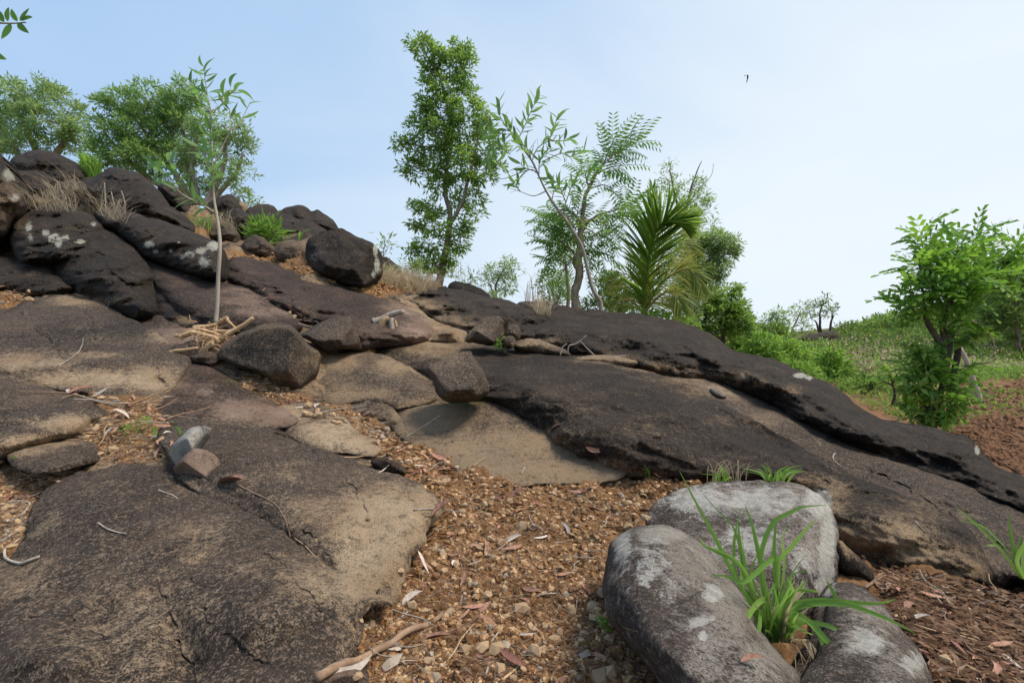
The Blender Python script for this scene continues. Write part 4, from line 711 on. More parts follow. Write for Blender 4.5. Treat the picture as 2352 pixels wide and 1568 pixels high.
tree('leafy_tree', 'dark green tree rising at the right picture edge behind the big-leaved shrubby tree', 'tree', 24, [[(2340,800,.1),(2335,740,.08),(2330,680,.05)]],
  [(2340,600,26,18),(2320,630,34,20),(2350,650,26,22),(2300,665,30,18),(2340,690,34,22),(2290,710,30,20),(2330,735,34,22),(2275,745,26,16),(2350,770,24,20)], leaf=.25, n_sub=40, per=18, mat=LEAFD, seed=44, wl=.34, sub_r=.4)
tree('bush', 'row of bushes on the far crest just left of the big-leaved shrubby tree', 'bush', 44, [[(2060,760,.05),(2062,745,.03)]], [(2030,735,26,9),(2065,726,26,12),(2100,718,26,12),(2130,712,24,12),(2000,745,24,8),(2090,738,30,10)], leaf=.30, n_sub=60, per=13, mat=LEAFA, seed=45, wl=.4, sub_r=.42, bark=BARKD)
tree('small_tree', 'little round-topped tree on the skyline left of the hill notch', 'tree', 33, [[(1765,775,.06),(1768,745,.05),(1775,720,.03)]],
  [(1782,718,16,10),(1795,728,16,12),(1765,735,20,12),(1790,750,22,12),(1760,755,20,12)], leaf=.30, n_sub=50, per=12, mat=LEAFY, seed=40, wl=.3, sub_r=.4)
tree('small_tree', 'slim leaning tree at the hill notch on the skyline', 'tree', 34, [[(1822,790,.08),(1818,760,.06),(1830,735,.05),(1840,715,.03)]],
  [(1838,706,18,7),(1828,720,16,9),(1852,722,12,8),(1836,742,18,9),(1845,758,12,7),(1822,770,12,8)], leaf=.27, n_sub=50, per=11, mat=LEAFB, seed=41, wl=.3, sub_r=.4)
tree('small_tree', 'twisted multi-stemmed tree on the dark rock at the skyline', 'tree', 36, [[(1888,768,.10),(1884,740,.08),(1886,715,.05),(1893,690,.03)],[(1884,768,.08),(1878,745,.06),(1872,735,.04)],[(1905,765,.09),(1908,740,.07),(1916,725,.05)]],
  [(1898,685,10,7),(1890,700,14,7),(1868,705,14,9),(1882,722,16,8),(1908,708,12,8),(1914,716,10,7),(1860,718,9,6)], leaf=.27, n_sub=60, per=12, mat=LEAFD, seed=42, wl=.3, sub_r=.4, bark=BARKD)
tree('leafy_tree', 'pale green tree at the right picture edge above the hillside', 'tree', 28, [[(2330,770,.1),(2325,730,.08),(2318,690,.05)]],
  [(2240,640,24,18),(2275,655,30,18),(2320,660,34,22),(2350,640,24,22),(2260,690,30,18),(2310,700,40,22),(2230,715,18,12),(2345,720,24,20)], leaf=.28, n_sub=40, per=15, mat=LEAFB, seed=43, wl=.3, sub_r=.4)
rock('boulder','far dark rock mound under the twisted skyline tree',BO,[(1836,778),(1860,768),(1890,762),(1915,760),(1932,770),(1935,785),(1900,790),(1860,785)],[(1890,775,35)],1.5,12,.2,seed=70,sample=False)

# ---------------------------------------------------------------- single big leaves (shared shapes)
def sickle(name, mat, L=1.0, w=.16, curve=.25, n=7, fold=.25):
    """one curved leaf along +X, normal +Z"""
    V = []; Fc = []
    for i in range(n+1):
        t = i/n; ww = w*math.sin(math.pi*min(max(t, .0), 1)**.8)**.8*.5+.004; y = curve*(t*t-t)*1.3; z = -.22*curve*t*t
        V += [(t*L, y-ww, z+ww*fold), (t*L, y, z), (t*L, y+ww, z+ww*fold)]
    for i in range(n):
        a = i*3; Fc += [(a, a+3, a+4, a+1), (a+1, a+4, a+5, a+2)]
    return mesh(name, V, Fc, mat)
def basis(a, nrm, s=1.0):
    x = Vector(a).normalized(); y = Vector(nrm).cross(x)
    if y.length < 1e-4: y = Vector((1, 0, 0)).cross(x)
    y.normalize(); z = x.cross(y); return Matrix((x, y, z)).transposed().to_4x4() @ Matrix.Diagonal((s, s, s, 1))
def place(name, me, p, a, nrm, s, parent=None):
    o = bpy.data.objects.new(name, me); COL.objects.link(o); m = basis(a, nrm, s); m.translation = Vector(p)
    if parent is not None: o.parent = parent; m.translation = Vector(p)-parent.location
    o.matrix_local = m; return o
SL1 = [sickle('leaf', LEAFO, 1, w, c) for w, c in ((.24, .35), (.28, -.3), (.22, .55), (.26, .12))]
def polyline(pts, d, off=None):
    off = off or [0]*len(pts); return np.array([list(P(u, v, d+o)) for (u, v), o in zip(pts, off)])
def leafy(root, line, n, L, leaves, r, t0=.15, spread=.9, droop=0.1, name='leaf'):
    """single leaves along a shoot"""
    c = catmull(line, 6); seg = np.concatenate([[0], np.cumsum(np.linalg.norm(np.diff(c, axis=0), axis=1))]); T = seg[-1]
    for k in range(n):
        t = (t0+(1-t0)*(k+r.uniform(.2, .8))/n)*T; p = np.array([np.interp(t, seg, c[:, i]) for i in range(3)]); t2 = min(t+.05*T, T); q = np.array([np.interp(t2, seg, c[:, i]) for i in range(3)])
        g = q-p; g = g/(np.linalg.norm(g)+1e-9) if t2 > t+1e-6 else (c[-1]-c[-2])/(np.linalg.norm(c[-1]-c[-2])+1e-9)
        an = k*2.4+r.uniform(-.5, .5); s = np.cross(g, [0, 1, 0.01]); s /= np.linalg.norm(s)+1e-9; w = np.cross(g, s)
        side = s*math.cos(an)+w*math.sin(an)*.75; a = g*(1-spread*.45)+side*spread+np.array([0, 0, -droop])
        place(name, leaves[r.integers(len(leaves))], p, a, side*-.35+g*.7+np.array([0, -.35, .45])+r.normal(size=3)*.3, L*r.uniform(.7, 1.2), root)
def sapling(name, label, cat, d, stems, shoots, L, leaves, bark, seed, lname='leaf', droop=.1, group=None, spread=.9):
    r = np.random.default_rng(seed); root = empty(name, P(stems[0][0][0], stems[0][0][1], d), label, cat, group)
    for i, st in enumerate(stems):
        c = catmull(np.array([list(P(q[0], q[1], d+(q[3] if len(q) > 3 else 0)))+[q[2]] for q in st]), 6); v, f = tube(c[:, :3], c[:, 3], 7); obj('trunk' if i == 0 else 'branch', v, f, bark, root)
    for sh in shoots:
        pts, n = sh[0], int(sh[1]*1.35); o = sh[2] if len(sh) > 2 else r.uniform(-.3, .3)
        ln = polyline(pts, d, list(np.linspace(0, o, len(pts)))); c = catmull(ln, 5); v, f = tube(c, np.linspace(.006, .0025, len(c))*d/5, 5); obj('branch', v, f, bark, root)
        leafy(root, ln, n, L, leaves, r, t0=sh[3] if len(sh) > 3 else .15, droop=droop, name=lname, spread=spread)
    return root
sapling('sapling', 'young slender tree rising from the dead branch pile at left', 'sapling', 4.55,
  [[(496,741,.020),(499,690,.018),(501,638,.0165),(505,558,.0155),(498,497,.013),(491,450,.010),(488,380,.008),(486,310,.007),(484,254,.006)],
   [(493,488,.008),(461,469,.007,-.1),(418,446,.006,-.2),(390,418,.005,-.25)],[(490,380,.006),(517,324,.005,.15),(531,296,.004,.2)]],
  [([(484,254),(478,225),(472,190),(467,152)],15,.1,.02),([(482,256),(461,240),(445,212),(437,184)],9,-.2,.1),([(485,256),(500,248),(513,235),(528,215),(545,208)],10,.2,.2),([(512,236),(513,222),(511,205)],3,.25,.3),([(528,215),(530,200)],2,.2,.3),
   ([(527,300),(545,290),(560,265),(575,234)],4,.2,.3),([(525,305),(529,275),(527,250)],3,.15,.3),([(488,440),(487,380),(486,320),(484,262)],26,0,.0),([(455,466),(430,440),(410,405),(385,370),(376,385)],9,-.4,.1),([(418,446),(395,420),(370,398),(352,380)],10,-.5,.1),([(493,488),(470,474),(440,455)],7,-.2,.3),([(488,400),(470,360),(455,330)],8,-.3,.2)],
  .145, SL1, BARKP, 5)
SL2 = [sickle('leaf', LEAFO, 1, w, c) for w, c in ((.20, .3), (.24, -.2), (.22, .45))]
sapling('leaning_sapling', 'thin bare-stemmed tree leaning left with sparse drooping leaves', 'sapling', 9.2,
  [[(1381,715,.044),(1378,690,.038),(1362,665,.034),(1350,620,.032),(1338,570,.029),(1325,545,.027),(1303,510,.024),(1280,480,.021),(1255,440,.018),(1238,405,.016),(1222,370,.018),(1200,340,.014),(1188,318,.010)],
   [(1232,397,.012),(1215,390,.009),(1160,410,.006),(1135,409,.004)],[(1252,440,.012),(1225,450,.008),(1195,440,.006),(1170,432,.003)],[(1303,510,.012),(1298,490,.01),(1300,465,.008)],[(1220,368,.012),(1200,330,.010),(1178,305,.006)]],
  [([(1188,318),(1170,300),(1150,270),(1140,240)],14,-.3,.0),([(1190,320),(1205,290),(1220,255),(1240,215)],20,.2,.1),([(1178,305),(1160,300),(1140,320),(1128,345)],12,-.4,.0),([(1222,370),(1235,340),(1262,320),(1275,285),(1283,260)],18,.3,.1),([(1262,320),(1285,325),(1310,315)],10,.4,.1),([(1238,400),(1240,370),(1255,355),(1270,340)],14,.2,.1),
   ([(1245,372),(1290,352),(1310,360),(1345,345)],14,.4,.35),([(1222,372),(1210,340),(1190,330)],10,-.1,.1),([(1195,440),(1185,425),(1182,418)],8,-.2,.1),([(1225,392),(1205,385),(1195,375)],6,-.1,.2),([(1300,465),(1290,440),(1280,420),(1255,405)],14,-.2,.1),([(1300,465),(1312,430),(1325,410),(1330,395)],14,.3,.1),([(1268,460),(1275,430),(1290,415)],9,.2,.2),([(1303,510),(1330,450),(1345,425),(1350,400)],12,.3,.3),([(1135,345),(1125,370),(1150,370)],8,-.3,.1),([(1128,260),(1120,280),(1125,310)],8,-.3,.0)],
  .27, SL2, BARKP, 6, spread=.75, droop=.2)
# feathery tree: compound leaves
def pinnate(name, mat, pairs=12, L=1.0, ll=.22, lw=.055, droop=.28, hang=.5, sweep=.5):
    """rachis runs along +X curving down, pairs of leaflets"""
    c = np.array([(t*L, 0, .10*math.sin(t*2.2)-droop*t*t) for t in np.linspace(0, 1, pairs+1)]); B = []
    V, Fc = tube(c, np.linspace(.008, .003, len(c)), 3); V = list(map(tuple, V)); Fc = list(Fc)
    for i in range(1, pairs+1):
        p = c[i]; k = 1-.45*abs(i/pairs-.45)
        for sgn in (-1, 1):
            a = np.array([sweep, sgn*1.0, -hang]); a /= np.linalg.norm(a); l = ll*k; w = lw*k; s = np.array([1, 0, 0])*w/2; b = len(V)
            V += [tuple(p), tuple(p+a*l*.5+s), tuple(p+a*l+np.array([0, 0, -.1*l])), tuple(p+a*l*.5-s)]; Fc += [(b, b+1, b+2), (b, b+2, b+3)]
    return mesh(name, V, Fc, mat, smooth=False)
FE = [pinnate('leaf', LEAFP, 7, droop=a, hang=b, ll=.34, lw=.085) for a, b in ((.25, .6), (.45, .9), (.1, .5))]
def addcrown(root, d, bl, n, leaf, wl, mat, seed, up=0.0):
    """an inner mass of leaves, too many to count"""
    r = np.random.default_rng(seed); C = []; s = px(d)
    for (u, v, ru, rv_) in bl:
        m = int(n*ru*rv_/900); q = rdir(m, r)*(r.uniform(.1, 1, m)**.5)[:, None]; c = np.array(P(u, v, d+r.uniform(-.3, .3)*ru*s)); cl = c+rdir(max(3, m//16), r)*np.array([ru, ru, rv_])*s*.85
        C.append(cl[r.integers(0, len(cl), m)]+q*np.array([ru, ru, rv_])*s*.36)
    C = np.concatenate(C); A = rdir(len(C), r)+np.array([0, 0, up]); L = leaf*r.uniform(.6, 1.3, len(C))
    leafobj('crown', C, A, rdir(len(C), r)+np.array([0, -.2, .9]), L, L*wl, mat, root, droop=.2)['kind'] = 'stuff'
def compound(name, label, cat, d, stems, shoots, L, leaves, bark, seed, group=None, out=.7, upb=.25):
    r = np.random.default_rng(seed); root = empty(name, P(stems[0][0][0], stems[0][0][1], d), label, cat, group)
    for i, st in enumerate(stems):
        c = catmull(np.array([list(P(q[0], q[1], d+(q[3] if len(q) > 3 else 0)))+[q[2]] for q in st]), 6); c[:, :3] += fbm(c[:, :3]*4, 2, seed)[:, None]*.03*np.array([1, .5, 0]); v, f = tube(c[:, :3], c[:, 3]*(1+.18*fbm(c[:, :3]*9, 2, seed+1)), 8); obj('trunk' if i == 0 else 'branch', v, f, bark, root)
    tot = 0
    for sh in shoots:
        pts, n = sh[0], sh[1]; o = sh[2] if len(sh) > 2 else r.uniform(-.7, .7); ln = polyline(pts, d, list(np.linspace(0, o, len(pts)))); c = catmull(ln, 6)
        v, f = tube(c, np.linspace(.016, .005, len(c))*d/9, 5); obj('branch', v, f, bark, root)
        for k in range(n):
            t = .12+.88*(k+r.uniform(.1, .9))/n; i = min(int(t*(len(c)-1)), len(c)-2); p = c[i]+(c[i+1]-c[i])*(t*(len(c)-1)-i); g = c[i+1]-c[i]; g /= np.linalg.norm(g)+1e-9
            an = k*2.4+r.uniform(-.5, .5); s = np.cross(g, [0, 1, .01]); s /= np.linalg.norm(s)+1e-9; w = np.cross(g, s); side = s*math.cos(an)+w*math.sin(an)
            place('leaf', leaves[r.integers(len(leaves))], p, g*.55+side*out+np.array([0, 0, upb]), np.array([0, 0, 1])+r.normal(size=3)*.25, L*r.uniform(.65, 1.15), root); tot += 1
    return root
ft = compound('feathery_tree', 'gnarled-trunked tree with feathery drooping leaves and one high arching branch', 'tree', 10.6,
  [[(1325,712,.11),(1320,690,.10),(1322,660,.085),(1332,625,.08),(1327,600,.10),(1332,575,.08),(1333,545,.07),(1336,520,.075),(1338,500,.05)],
   [(1338,510,.05),(1340,470,.045),(1352,430,.04),(1372,395,.03),(1395,370,.02)],[(1336,520,.045),(1358,505,.03),(1385,490,.02),(1410,485,.01)],[(1332,540,.04),(1345,520,.03),(1347,505,.02)],[(1328,600,.035),(1318,580,.03),(1300,565,.02)],[(1336,515,.03),(1322,495,.03),(1300,480,.02)]],
  [([(1395,370),(1415,352),(1440,340),(1468,322)],20,.2),([(1385,382),(1395,355),(1405,335),(1412,315)],16,.2),([(1370,400),(1400,385),(1430,380)],16,.4),([(1352,430),(1345,400),(1355,385)],12,-.2),([(1352,435),(1385,425),(1410,435)],11,.3),([(1405,485),(1440,475),(1455,470)],14,.3),([(1385,490),(1420,500),(1450,505)],15,-.3),([(1350,505),(1390,515),(1425,545)],13,.2),
   ([(1336,520),(1365,535),(1385,560)],12,-.2),([(1335,545),(1360,570),(1395,600)],12,.3),([(1330,575),(1355,600),(1385,640)],9,-.3),([(1300,480),(1270,490),(1245,500)],13,.3),([(1322,495),(1290,505),(1262,525)],16,-.2),([(1330,520),(1295,530),(1250,555)],16,.3),([(1328,550),(1300,550),(1265,570)],16,0),([(1300,565),(1285,590),(1255,610)],14,.4),([(1318,590),(1295,620),(1280,650)],9,-.1),([(1325,560),(1310,520),(1300,500)],12,.3),([(1330,530),(1325,500),(1330,470)],12,.1)],
  .52, FE, BARK, 9, out=.75)
GL = [pinnate('leaf', LEAFG, 4, droop=a, hang=b, ll=.40, lw=.24, sweep=.8) for a, b in ((.3, .25), (.5, .4), (.15, .15))]
st = compound('leafy_shrub_tree', 'leaning shrubby tree with big bright leaves at the field edge, right', 'tree', 8.6,
  [[(2118,978,.055),(2132,940,.055),(2130,900,.05),(2150,850,.05),(2168,800,.05),(2165,740,.045),(2178,690,.04),(2180,640,.03)],[(2145,980,.05),(2152,930,.05),(2165,880,.045),(2178,820,.04),(2185,760,.035)],[(2190,865,.05),(2200,820,.045),(2198,780,.04)],[(2130,975,.04),(2118,930,.035),(2122,880,.03),(2140,830,.025)],[(2160,790,.05),(2130,740,.04),(2120,690,.03)],
   [(2175,700,.05),(2230,660,.03),(2290,620,.02)],[(2165,720,.04),(2140,640,.03),(2125,590,.015)],[(2170,690,.04),(2210,620,.03),(2240,570,.015)],[(2145,700,.025),(2110,650,.02),(2115,620,.018),(2108,605,.015)]],
  [([(2125,600),(2120,570),(2112,540)],16,.2),([(2140,640),(2120,620),(2105,615)],16,-.3),([(2150,640),(2160,600),(2170,575)],16,.2),([(2180,640),(2190,600),(2200,575)],16,-.4),([(2240,570),(2245,550),(2250,540)],13,.2),([(2210,620),(2230,600),(2260,590)],14,.3),([(2290,620),(2310,590),(2335,560)],16,.2),([(2290,620),(2320,620),(2350,600)],14,-.2),([(2230,660),(2280,650),(2330,640)],16,-.4),([(2180,660),(2230,640),(2265,630)],16,-.6),([(2175,690),(2220,690),(2260,680)],14,-.4),
   ([(2160,690),(2120,680),(2085,680)],16,-.2),([(2150,720),(2110,710),(2075,715)],15,.2),([(2165,700),(2155,680),(2140,665)],16,-.5),([(2180,670),(2200,660),(2215,650)],16,-.6),([(2160,770),(2190,740),(2230,735)],9,-.4),([(2160,780),(2200,770),(2235,775)],5,-.2),([(2150,870),(2120,850),(2090,830)],4,0),([(2150,880),(2180,855),(2200,860)],12,-.4),([(2145,900),(2180,885),(2200,900)],12,-.3),([(2140,920),(2110,890),(2095,870)],9,.1),([(2140,930),(2170,920),(2190,935)],9,-.3),([(2135,960),(2110,955),(2085,970)],5,0),([(2130,890),(2100,850),(2075,830)],5,.2)],
  .44, GL, BARKD, 12, out=.9)
addcrown(ft, 10.6, [(1300,520,40,30),(1290,560,36,26),(1370,520,50,26),(1345,560,30,24),(1300,600,22,20),(1270,500,26,18),(1405,500,36,20),(1360,590,24,22)], 130, .12, .24, LEAFA, 301)
addcrown(st, 8.6, [(2140,600,30,30),(2180,600,40,26),(2230,600,44,26),(2150,650,44,34),(2200,650,50,34),(2250,640,34,26),(2115,690,34,24),(2160,700,40,30),(2210,700,36,26),(2185,750,34,16),(2185,795,34,22),(2150,845,30,20),(2140,800,30,24),(2120,850,34,20),(2100,900,34,26),(2185,905,26,20),(2100,945,30,24),(2180,945,26,20),(2110,790,26,18),(2205,760,36,20),(2110,880,34,24),(2150,890,40,30),(2120,930,38,28),(2160,930,34,28),(2110,830,24,20),(2140,965,34,16),(2300,610,34,22),(2320,650,24,18)], 85, .15, .5, LEAFA, 302)
compound('shrub', 'small leafy shrub left of the big-leaved shrubby tree', 'shrub', 9.6, [[(2052,930,.03),(2056,900,.025),(2048,870,.02),(2040,850,.01)]],
  [([(2050,885),(2030,875),(2020,870)],6,.1),([(2052,880),(2060,860),(2075,850)],6,-.1),([(2050,900),(2070,885),(2085,880)],6,.1),([(2045,860),(2042,848),(2040,842)],5,0)], .22, GL, BARKD, 13)
c_ = catmull(np.array([list(P(a, b, 12.5))+[r_] for a, b, r_ in ((2250,932,.075),(2245,905,.07),(2232,865,.06),(2218,825,.055),(2203,798,.05),(2198,790,.045))]), 6)
v_, f_ = tube(c_[:, :3], c_[:, 3], 8); o = obj('bare_tree', v_, f_, BARKP); props(o, 'bare pale bent tree leaning left on the bare field', 'dead tree')
c_ = catmull(np.array([list(P(a, b, 10))+[.012] for a, b in ((2232,735),(2262,755),(2280,780),(2284,805),(2275,822))]), 6)
v_, f_ = tube(c_[:, :3], c_[:, 3], 5); o = obj('hanging_branch', v_, f_, TWIG); props(o, 'thin drooping bare branch hanging right of the big-leaved shrubby tree', 'branch')
# ---------------------------------------------------------------- coconut palm
def strip(name, mat, droop):
    V = []; Fc = []
    for i in range(6):
        t = i/5; w = .5*(math.sin(math.pi*min(t*.9+.1, 1))**.6)+.02; z = -droop*t*t; V += [(t, -w, z+w*.25), (t, 0, z), (t, w, z+w*.25)]
    for i in range(5):
        a = i*3; Fc += [(a, a+3, a+4, a+1), (a+1, a+4, a+5, a+2)]
    return mesh(name, V, Fc, mat)
LF = [strip('leaflet', PALMM, .12), strip('leaflet', PALMM, .3), strip('leaflet', PALMM, .6)]
palm = empty('coconut_palm', P(1478, 724, 11), 'young stemless coconut palm with upright fronds on the ridge', 'palm')
def frond(pts, offs, n, ll, single, mat=None, seed=0, hang=.25, wl=.045, label=None, tilt=(0, 0, 1), splay=1.0):
    r = np.random.default_rng(seed); ln = polyline(pts, 11, offs); c = catmull(ln, 8); v, f = tube(c, np.linspace(.035, .006, len(c)), 5)
    fr = obj('frond', v, f, RACHIS, palm); 
    if label: fr['label'] = label
    C = []; A = []; Nn = []; LL = []
    for k in range(n):
        t = .06+.94*k/n; i = min(int(t*(len(c)-1)), len(c)-2); p = c[i]+(c[i+1]-c[i])*(t*(len(c)-1)-i); g = c[i+1]-c[i]; g /= np.linalg.norm(g)
        w = np.cross(g, np.array([0, 1, 0.0])); w /= np.linalg.norm(w)+1e-9
        L = ll*(math.sin(math.pi*(.16+.80*t))**.7)*r.uniform(.88, 1.1)
        for sg in (-1, 1):
            a = w*sg*splay+g*(.85+.6*t)+np.array([0, -.22+r.normal()*.12, -hang*r.uniform(.5, 1.5)])+r.normal(size=3)*.035
            C.append(p); A.append(a/np.linalg.norm(a)); Nn.append(np.array([0, -1, .35])+r.normal(size=3)*.2); LL.append(L)
    if single:
        for p, a, nn, L in zip(C, A, Nn, LL):
            o = bpy.data.objects.new('leaflet', LF[r.integers(3)]); COL.objects.link(o); o.parent = fr
            m = basis(a, nn) @ Matrix.Diagonal((L, .017, L*.5, 1)); m.translation = Vector(p)-palm.location-fr.location if False else Vector(p)-palm.location
            o.matrix_local = m
    else:
        C = np.array(C); A = np.array(A); Nn = np.array(Nn); LL = np.array(LL)
        v, f = leafquads(C, A, Nn, LL, np.full(len(C), wl), .2, .25); at = np.zeros((len(v), 3)); at[:, 0] = np.repeat(r.uniform(0, 1, len(C)), 5)
        o = obj('leaflets', v, f, mat, palm, False, at); o.parent = fr
    return fr
frond([(1478,720),(1482,654),(1493,580),(1511,525),(1540,505),(1575,512)],[0,-.2,-.5,-.7,-.9,-1.0],105,.95,True,seed=1,hang=.16,splay=.75)
frond([(1480,720),(1486,640),(1495,560),(1500,490),(1499,428)],[0,0,0,.1,.2],56,.72,True,seed=2,hang=-.35,splay=.4)
frond([(1480,720),(1500,640),(1530,570),(1565,515),(1600,478)],[0,.2,.4,.6,.8],70,.75,False,PALMY,3,.1,.028)
frond([(1480,718),(1510,660),(1545,630),(1585,620),(1612,665)],[0,-.1,-.3,-.5,-.7],72,.8,False,PALMY,4,.6,.028)
frond([(1480,718),(1515,680),(1545,672),(1566,705)],[0,-.3,-.6,-.8],54,.7,False,PALMY,5,.7,.028)
frond([(1478,718),(1465,660),(1440,630),(1410,640)],[0,.1,.3,.5],56,.75,False,PALMY,6,.45,.026)
frond([(1478,720),(1450,690),(1425,690),(1408,715)],[0,-.1,-.2,-.3],30,.65,False,PALMY,7,.5,.026)
frond([(1480,718),(1500,610),(1530,560),(1570,550),(1600,585)],[0,.3,.6,.9,1.1],66,.8,False,PALMY,8,.6,.028)
# ---------------------------------------------------------------- grass and small plants
def blade_mesh(pts, w, nrm=(0, -1, .3), n=5, tip=.05):
    """a folded ribbon along pts; w its largest width"""
    c = catmull(pts, n); m = len(c); g = np.gradient(c, axis=0); g /= np.linalg.norm(g, axis=1, keepdims=True)+1e-9; s = np.cross(g, np.array(nrm, float)); s /= np.linalg.norm(s, axis=1, keepdims=True)+1e-9
    k = np.cross(s, g); t = np.linspace(0, 1, m); ww = (w*np.clip(np.minimum(t*5+.35, 1)*np.clip((1-t)*2.2, tip, 1)**.8, 0, 1)/2)[:, None]
    V = np.stack([c-s*ww+k*ww*.35, c, c+s*ww+k*ww*.35], 1).reshape(-1, 3); Fc = []
    for i in range(m-1):
        a = i*3; Fc += [(a, a+3, a+4, a+1), (a+1, a+4, a+5, a+2)]
    return V, Fc
def grass(name, label, d, blades, w, mat=GRASSM, cat='grass', conv=None, seed=0, kids='blade', basew=None, group=None):
    """blades: lists of picture points from foot to tip, or (points, width factor, depth offset at the tip, material)"""
    r = np.random.default_rng(seed); first = blades[0][0] if isinstance(blades[0], tuple) and isinstance(blades[0][0], list) else blades[0]
    cv = conv or (lambda p: p); root = empty(name, P(*cv(first[0]), d), label, cat, group)
    for b in blades:
        pts, k, o, mt = (b+(1, None, None))[:4] if isinstance(b, tuple) else (b, 1, None, None)
        if isinstance(b, tuple) and len(b) < 4: pts = b[0]; k = b[1] if len(b) > 1 else 1; o = b[2] if len(b) > 2 else None; mt = None
        if o is None: o = r.uniform(-.12, .12)*d*.5
        pp = [list(P(*cv(p), d+o*i/(len(pts)-1))) for i, p in enumerate(pts)]
        V, Fc = blade_mesh(pp, w*k*r.uniform(.85, 1.1), (r.uniform(-.5, .5), -1, .3+r.uniform(-.4, .4))); obj(kids, V, Fc, mt or mat, root)
    return root
z9 = lambda p: (p[0]/3+1347.5, p[1]/3+1045)
D_ = STRAWO
BL = [([(1270,1250),(1120,1000),(1000,800),(880,560),(760,340),(640,110)],1.3,-.1),([(1290,1240),(1225,900),(1190,700),(1140,480),(1090,340)],1.25,.05),([(1200,1100),(1090,800),(1045,600),(1000,480),(900,380),(780,240)],.55,.05),([(1160,1030),(1030,830),(1012,650),(1030,500),(1062,372)],1.0,.08),
 ([(1290,1100),(1310,760),(1400,640),(1500,520),(1590,435)],1.2,-.12),([(1260,1150),(1200,820),(1210,640),(1280,470),(1400,395),(1500,355),(1650,345)],1.1,-.02),([(1200,1120),(1120,870),(1030,730),(900,660),(810,620),(780,565)],1.2,-.12),([(1310,1000),(1310,720),(1240,740),(1150,820),(1070,872),(960,832),(850,828)],1.3,-.14),
 ([(1310,1250),(1350,1060),(1550,1000),(1800,1012),(2000,1020),(2130,990)],1.3,-.1),([(1330,1240),(1450,1050),(1750,1020),(1900,1060),(2100,1140),(2270,1228)],1.3,-.16),([(1320,1250),(1400,1092),(1550,1160),(1640,1330),(1700,1460)],1.5,-.14),([(1340,1260),(1500,1140),(1640,1260),(1760,1400),(1830,1580)],1.4,-.2),
 ([(1330,1250),(1450,1150),(1650,1170),(1780,1240),(1880,1320)],1.3,-.1),([(1270,1250),(1235,1000),(1130,1070),(1070,1230),(1040,1430)],1.7,-.18),([(1280,1250),(1200,1080),(1180,1200),(1100,1370),(1120,1470)],1.5,-.2),([(1340,1240),(1400,950),(1560,935),(1620,945)],.9,-.05),([(1300,1250),(1305,900),(1290,640),(1310,430)],1.3,0),
 ([(1310,1200),(1360,760),(1345,600),(1380,470)],.9,.05),([(1270,1200),(1110,860),(1070,700),(1050,560),(1045,470)],1.2,0),([(1330,1250),(1420,1100),(1480,1030),(1570,1040)],1.0,-.05),([(1320,1260),(1380,1150),(1500,1215),(1560,1235)],1.1,-.1),([(1290,1250),(1370,900),(1450,760),(1500,700)],.6,.05),
 ([(1300,1230),(1380,960),(1415,820)],1.0,-.02),([(1280,1200),(1240,1000),(1300,880)],1.2,-.08),([(1230,1180),(1215,1060),(1225,1020)],1.4,-.05),([(1340,1250),(1400,1000),(1420,930),(1380,840)],1.1,-.08),([(1320,1200),(1330,960),(1420,820),(1540,795)],.7,.02),([(1280,1150),(1150,880),(1140,760),(1200,650)],.7,.04),
 ([(1760,1060),(1700,950),(1650,860)],1.1,-.05),([(1200,1080),(1110,900),(1060,800),(1090,960)],1.0,-.05)]
rg = np.random.default_rng(4)
for k in range(95):
    a = rg.uniform(1210, 1410); L = rg.uniform(60, 470); an = rg.uniform(-.6, .6); BL.append(([(a, 1290), (a+an*L*.4, 1290-L*.6), (a+an*L*1.0, 1290-L+rg.uniform(0, 40))], rg.uniform(.4, 1.0), rg.uniform(-.12, .12), None if k % 3 else D_))
for k in range(14):
    a = rg.uniform(1350, 1520); BL.append(([(a, 1270), (a+80+rg.uniform(-30, 60), 1330+rg.uniform(-60, 40)), (a+rg.uniform(60, 260), 1480+rg.uniform(-40, 120))], rg.uniform(.25, .5), -.12, D_))
BL += [([(1160,1030),(1120,860),(1080,640),(1065,430)],.22,0),([(1150,1000),(1075,760),(1062,610)],.25,0)]
grass('tall_grass_clump', 'tall bright green grass clump growing between the grey boulders', 1.36, BL, .0095, conv=z9, seed=3)
def tuft(name, label, u, v, d, n, h, w, mat, seed, lean=.4, spread=20, cat='grass', group=None, kids='blade'):
    r = np.random.default_rng(seed); b = []
    for k in range(n):
        a = r.normal()*lean; L = h*r.uniform(.45, 1.1); x = u+r.uniform(-spread, spread); y = v+r.uniform(-2, 4)
        b.append(([(x, y), (x+a*L*.35, y-L*.6), (x+a*L*r.uniform(.8, 1.5), y-L*r.uniform(.7, 1))], r.uniform(.6, 1.2), r.uniform(-.1, .1)*d*.3))
    return grass(name, label, d, b, w, mat, cat, seed=seed, group=group, kids=kids)
tuft('grass_tuft', 'green grass tuft peeking over the left of the rear grey boulder', 1660, 1112, 2.45, 14, 44, .008, GRASSM, 31, .5, 22)
tuft('grass_tuft', 'bright green grass tuft right behind the rear grey boulder', 1782, 1106, 2.4, 22, 46, .010, GRASSM, 32, .8, 26)
tuft('dry_grass_tuft', 'straw-coloured grass stalks behind the rear grey boulder', 1672, 1110, 2.5, 22, 75, .005, STRAWO, 33, .45, 50)
z6 = lambda p: (p[0]/3+1568, p[1]/3+918.7)
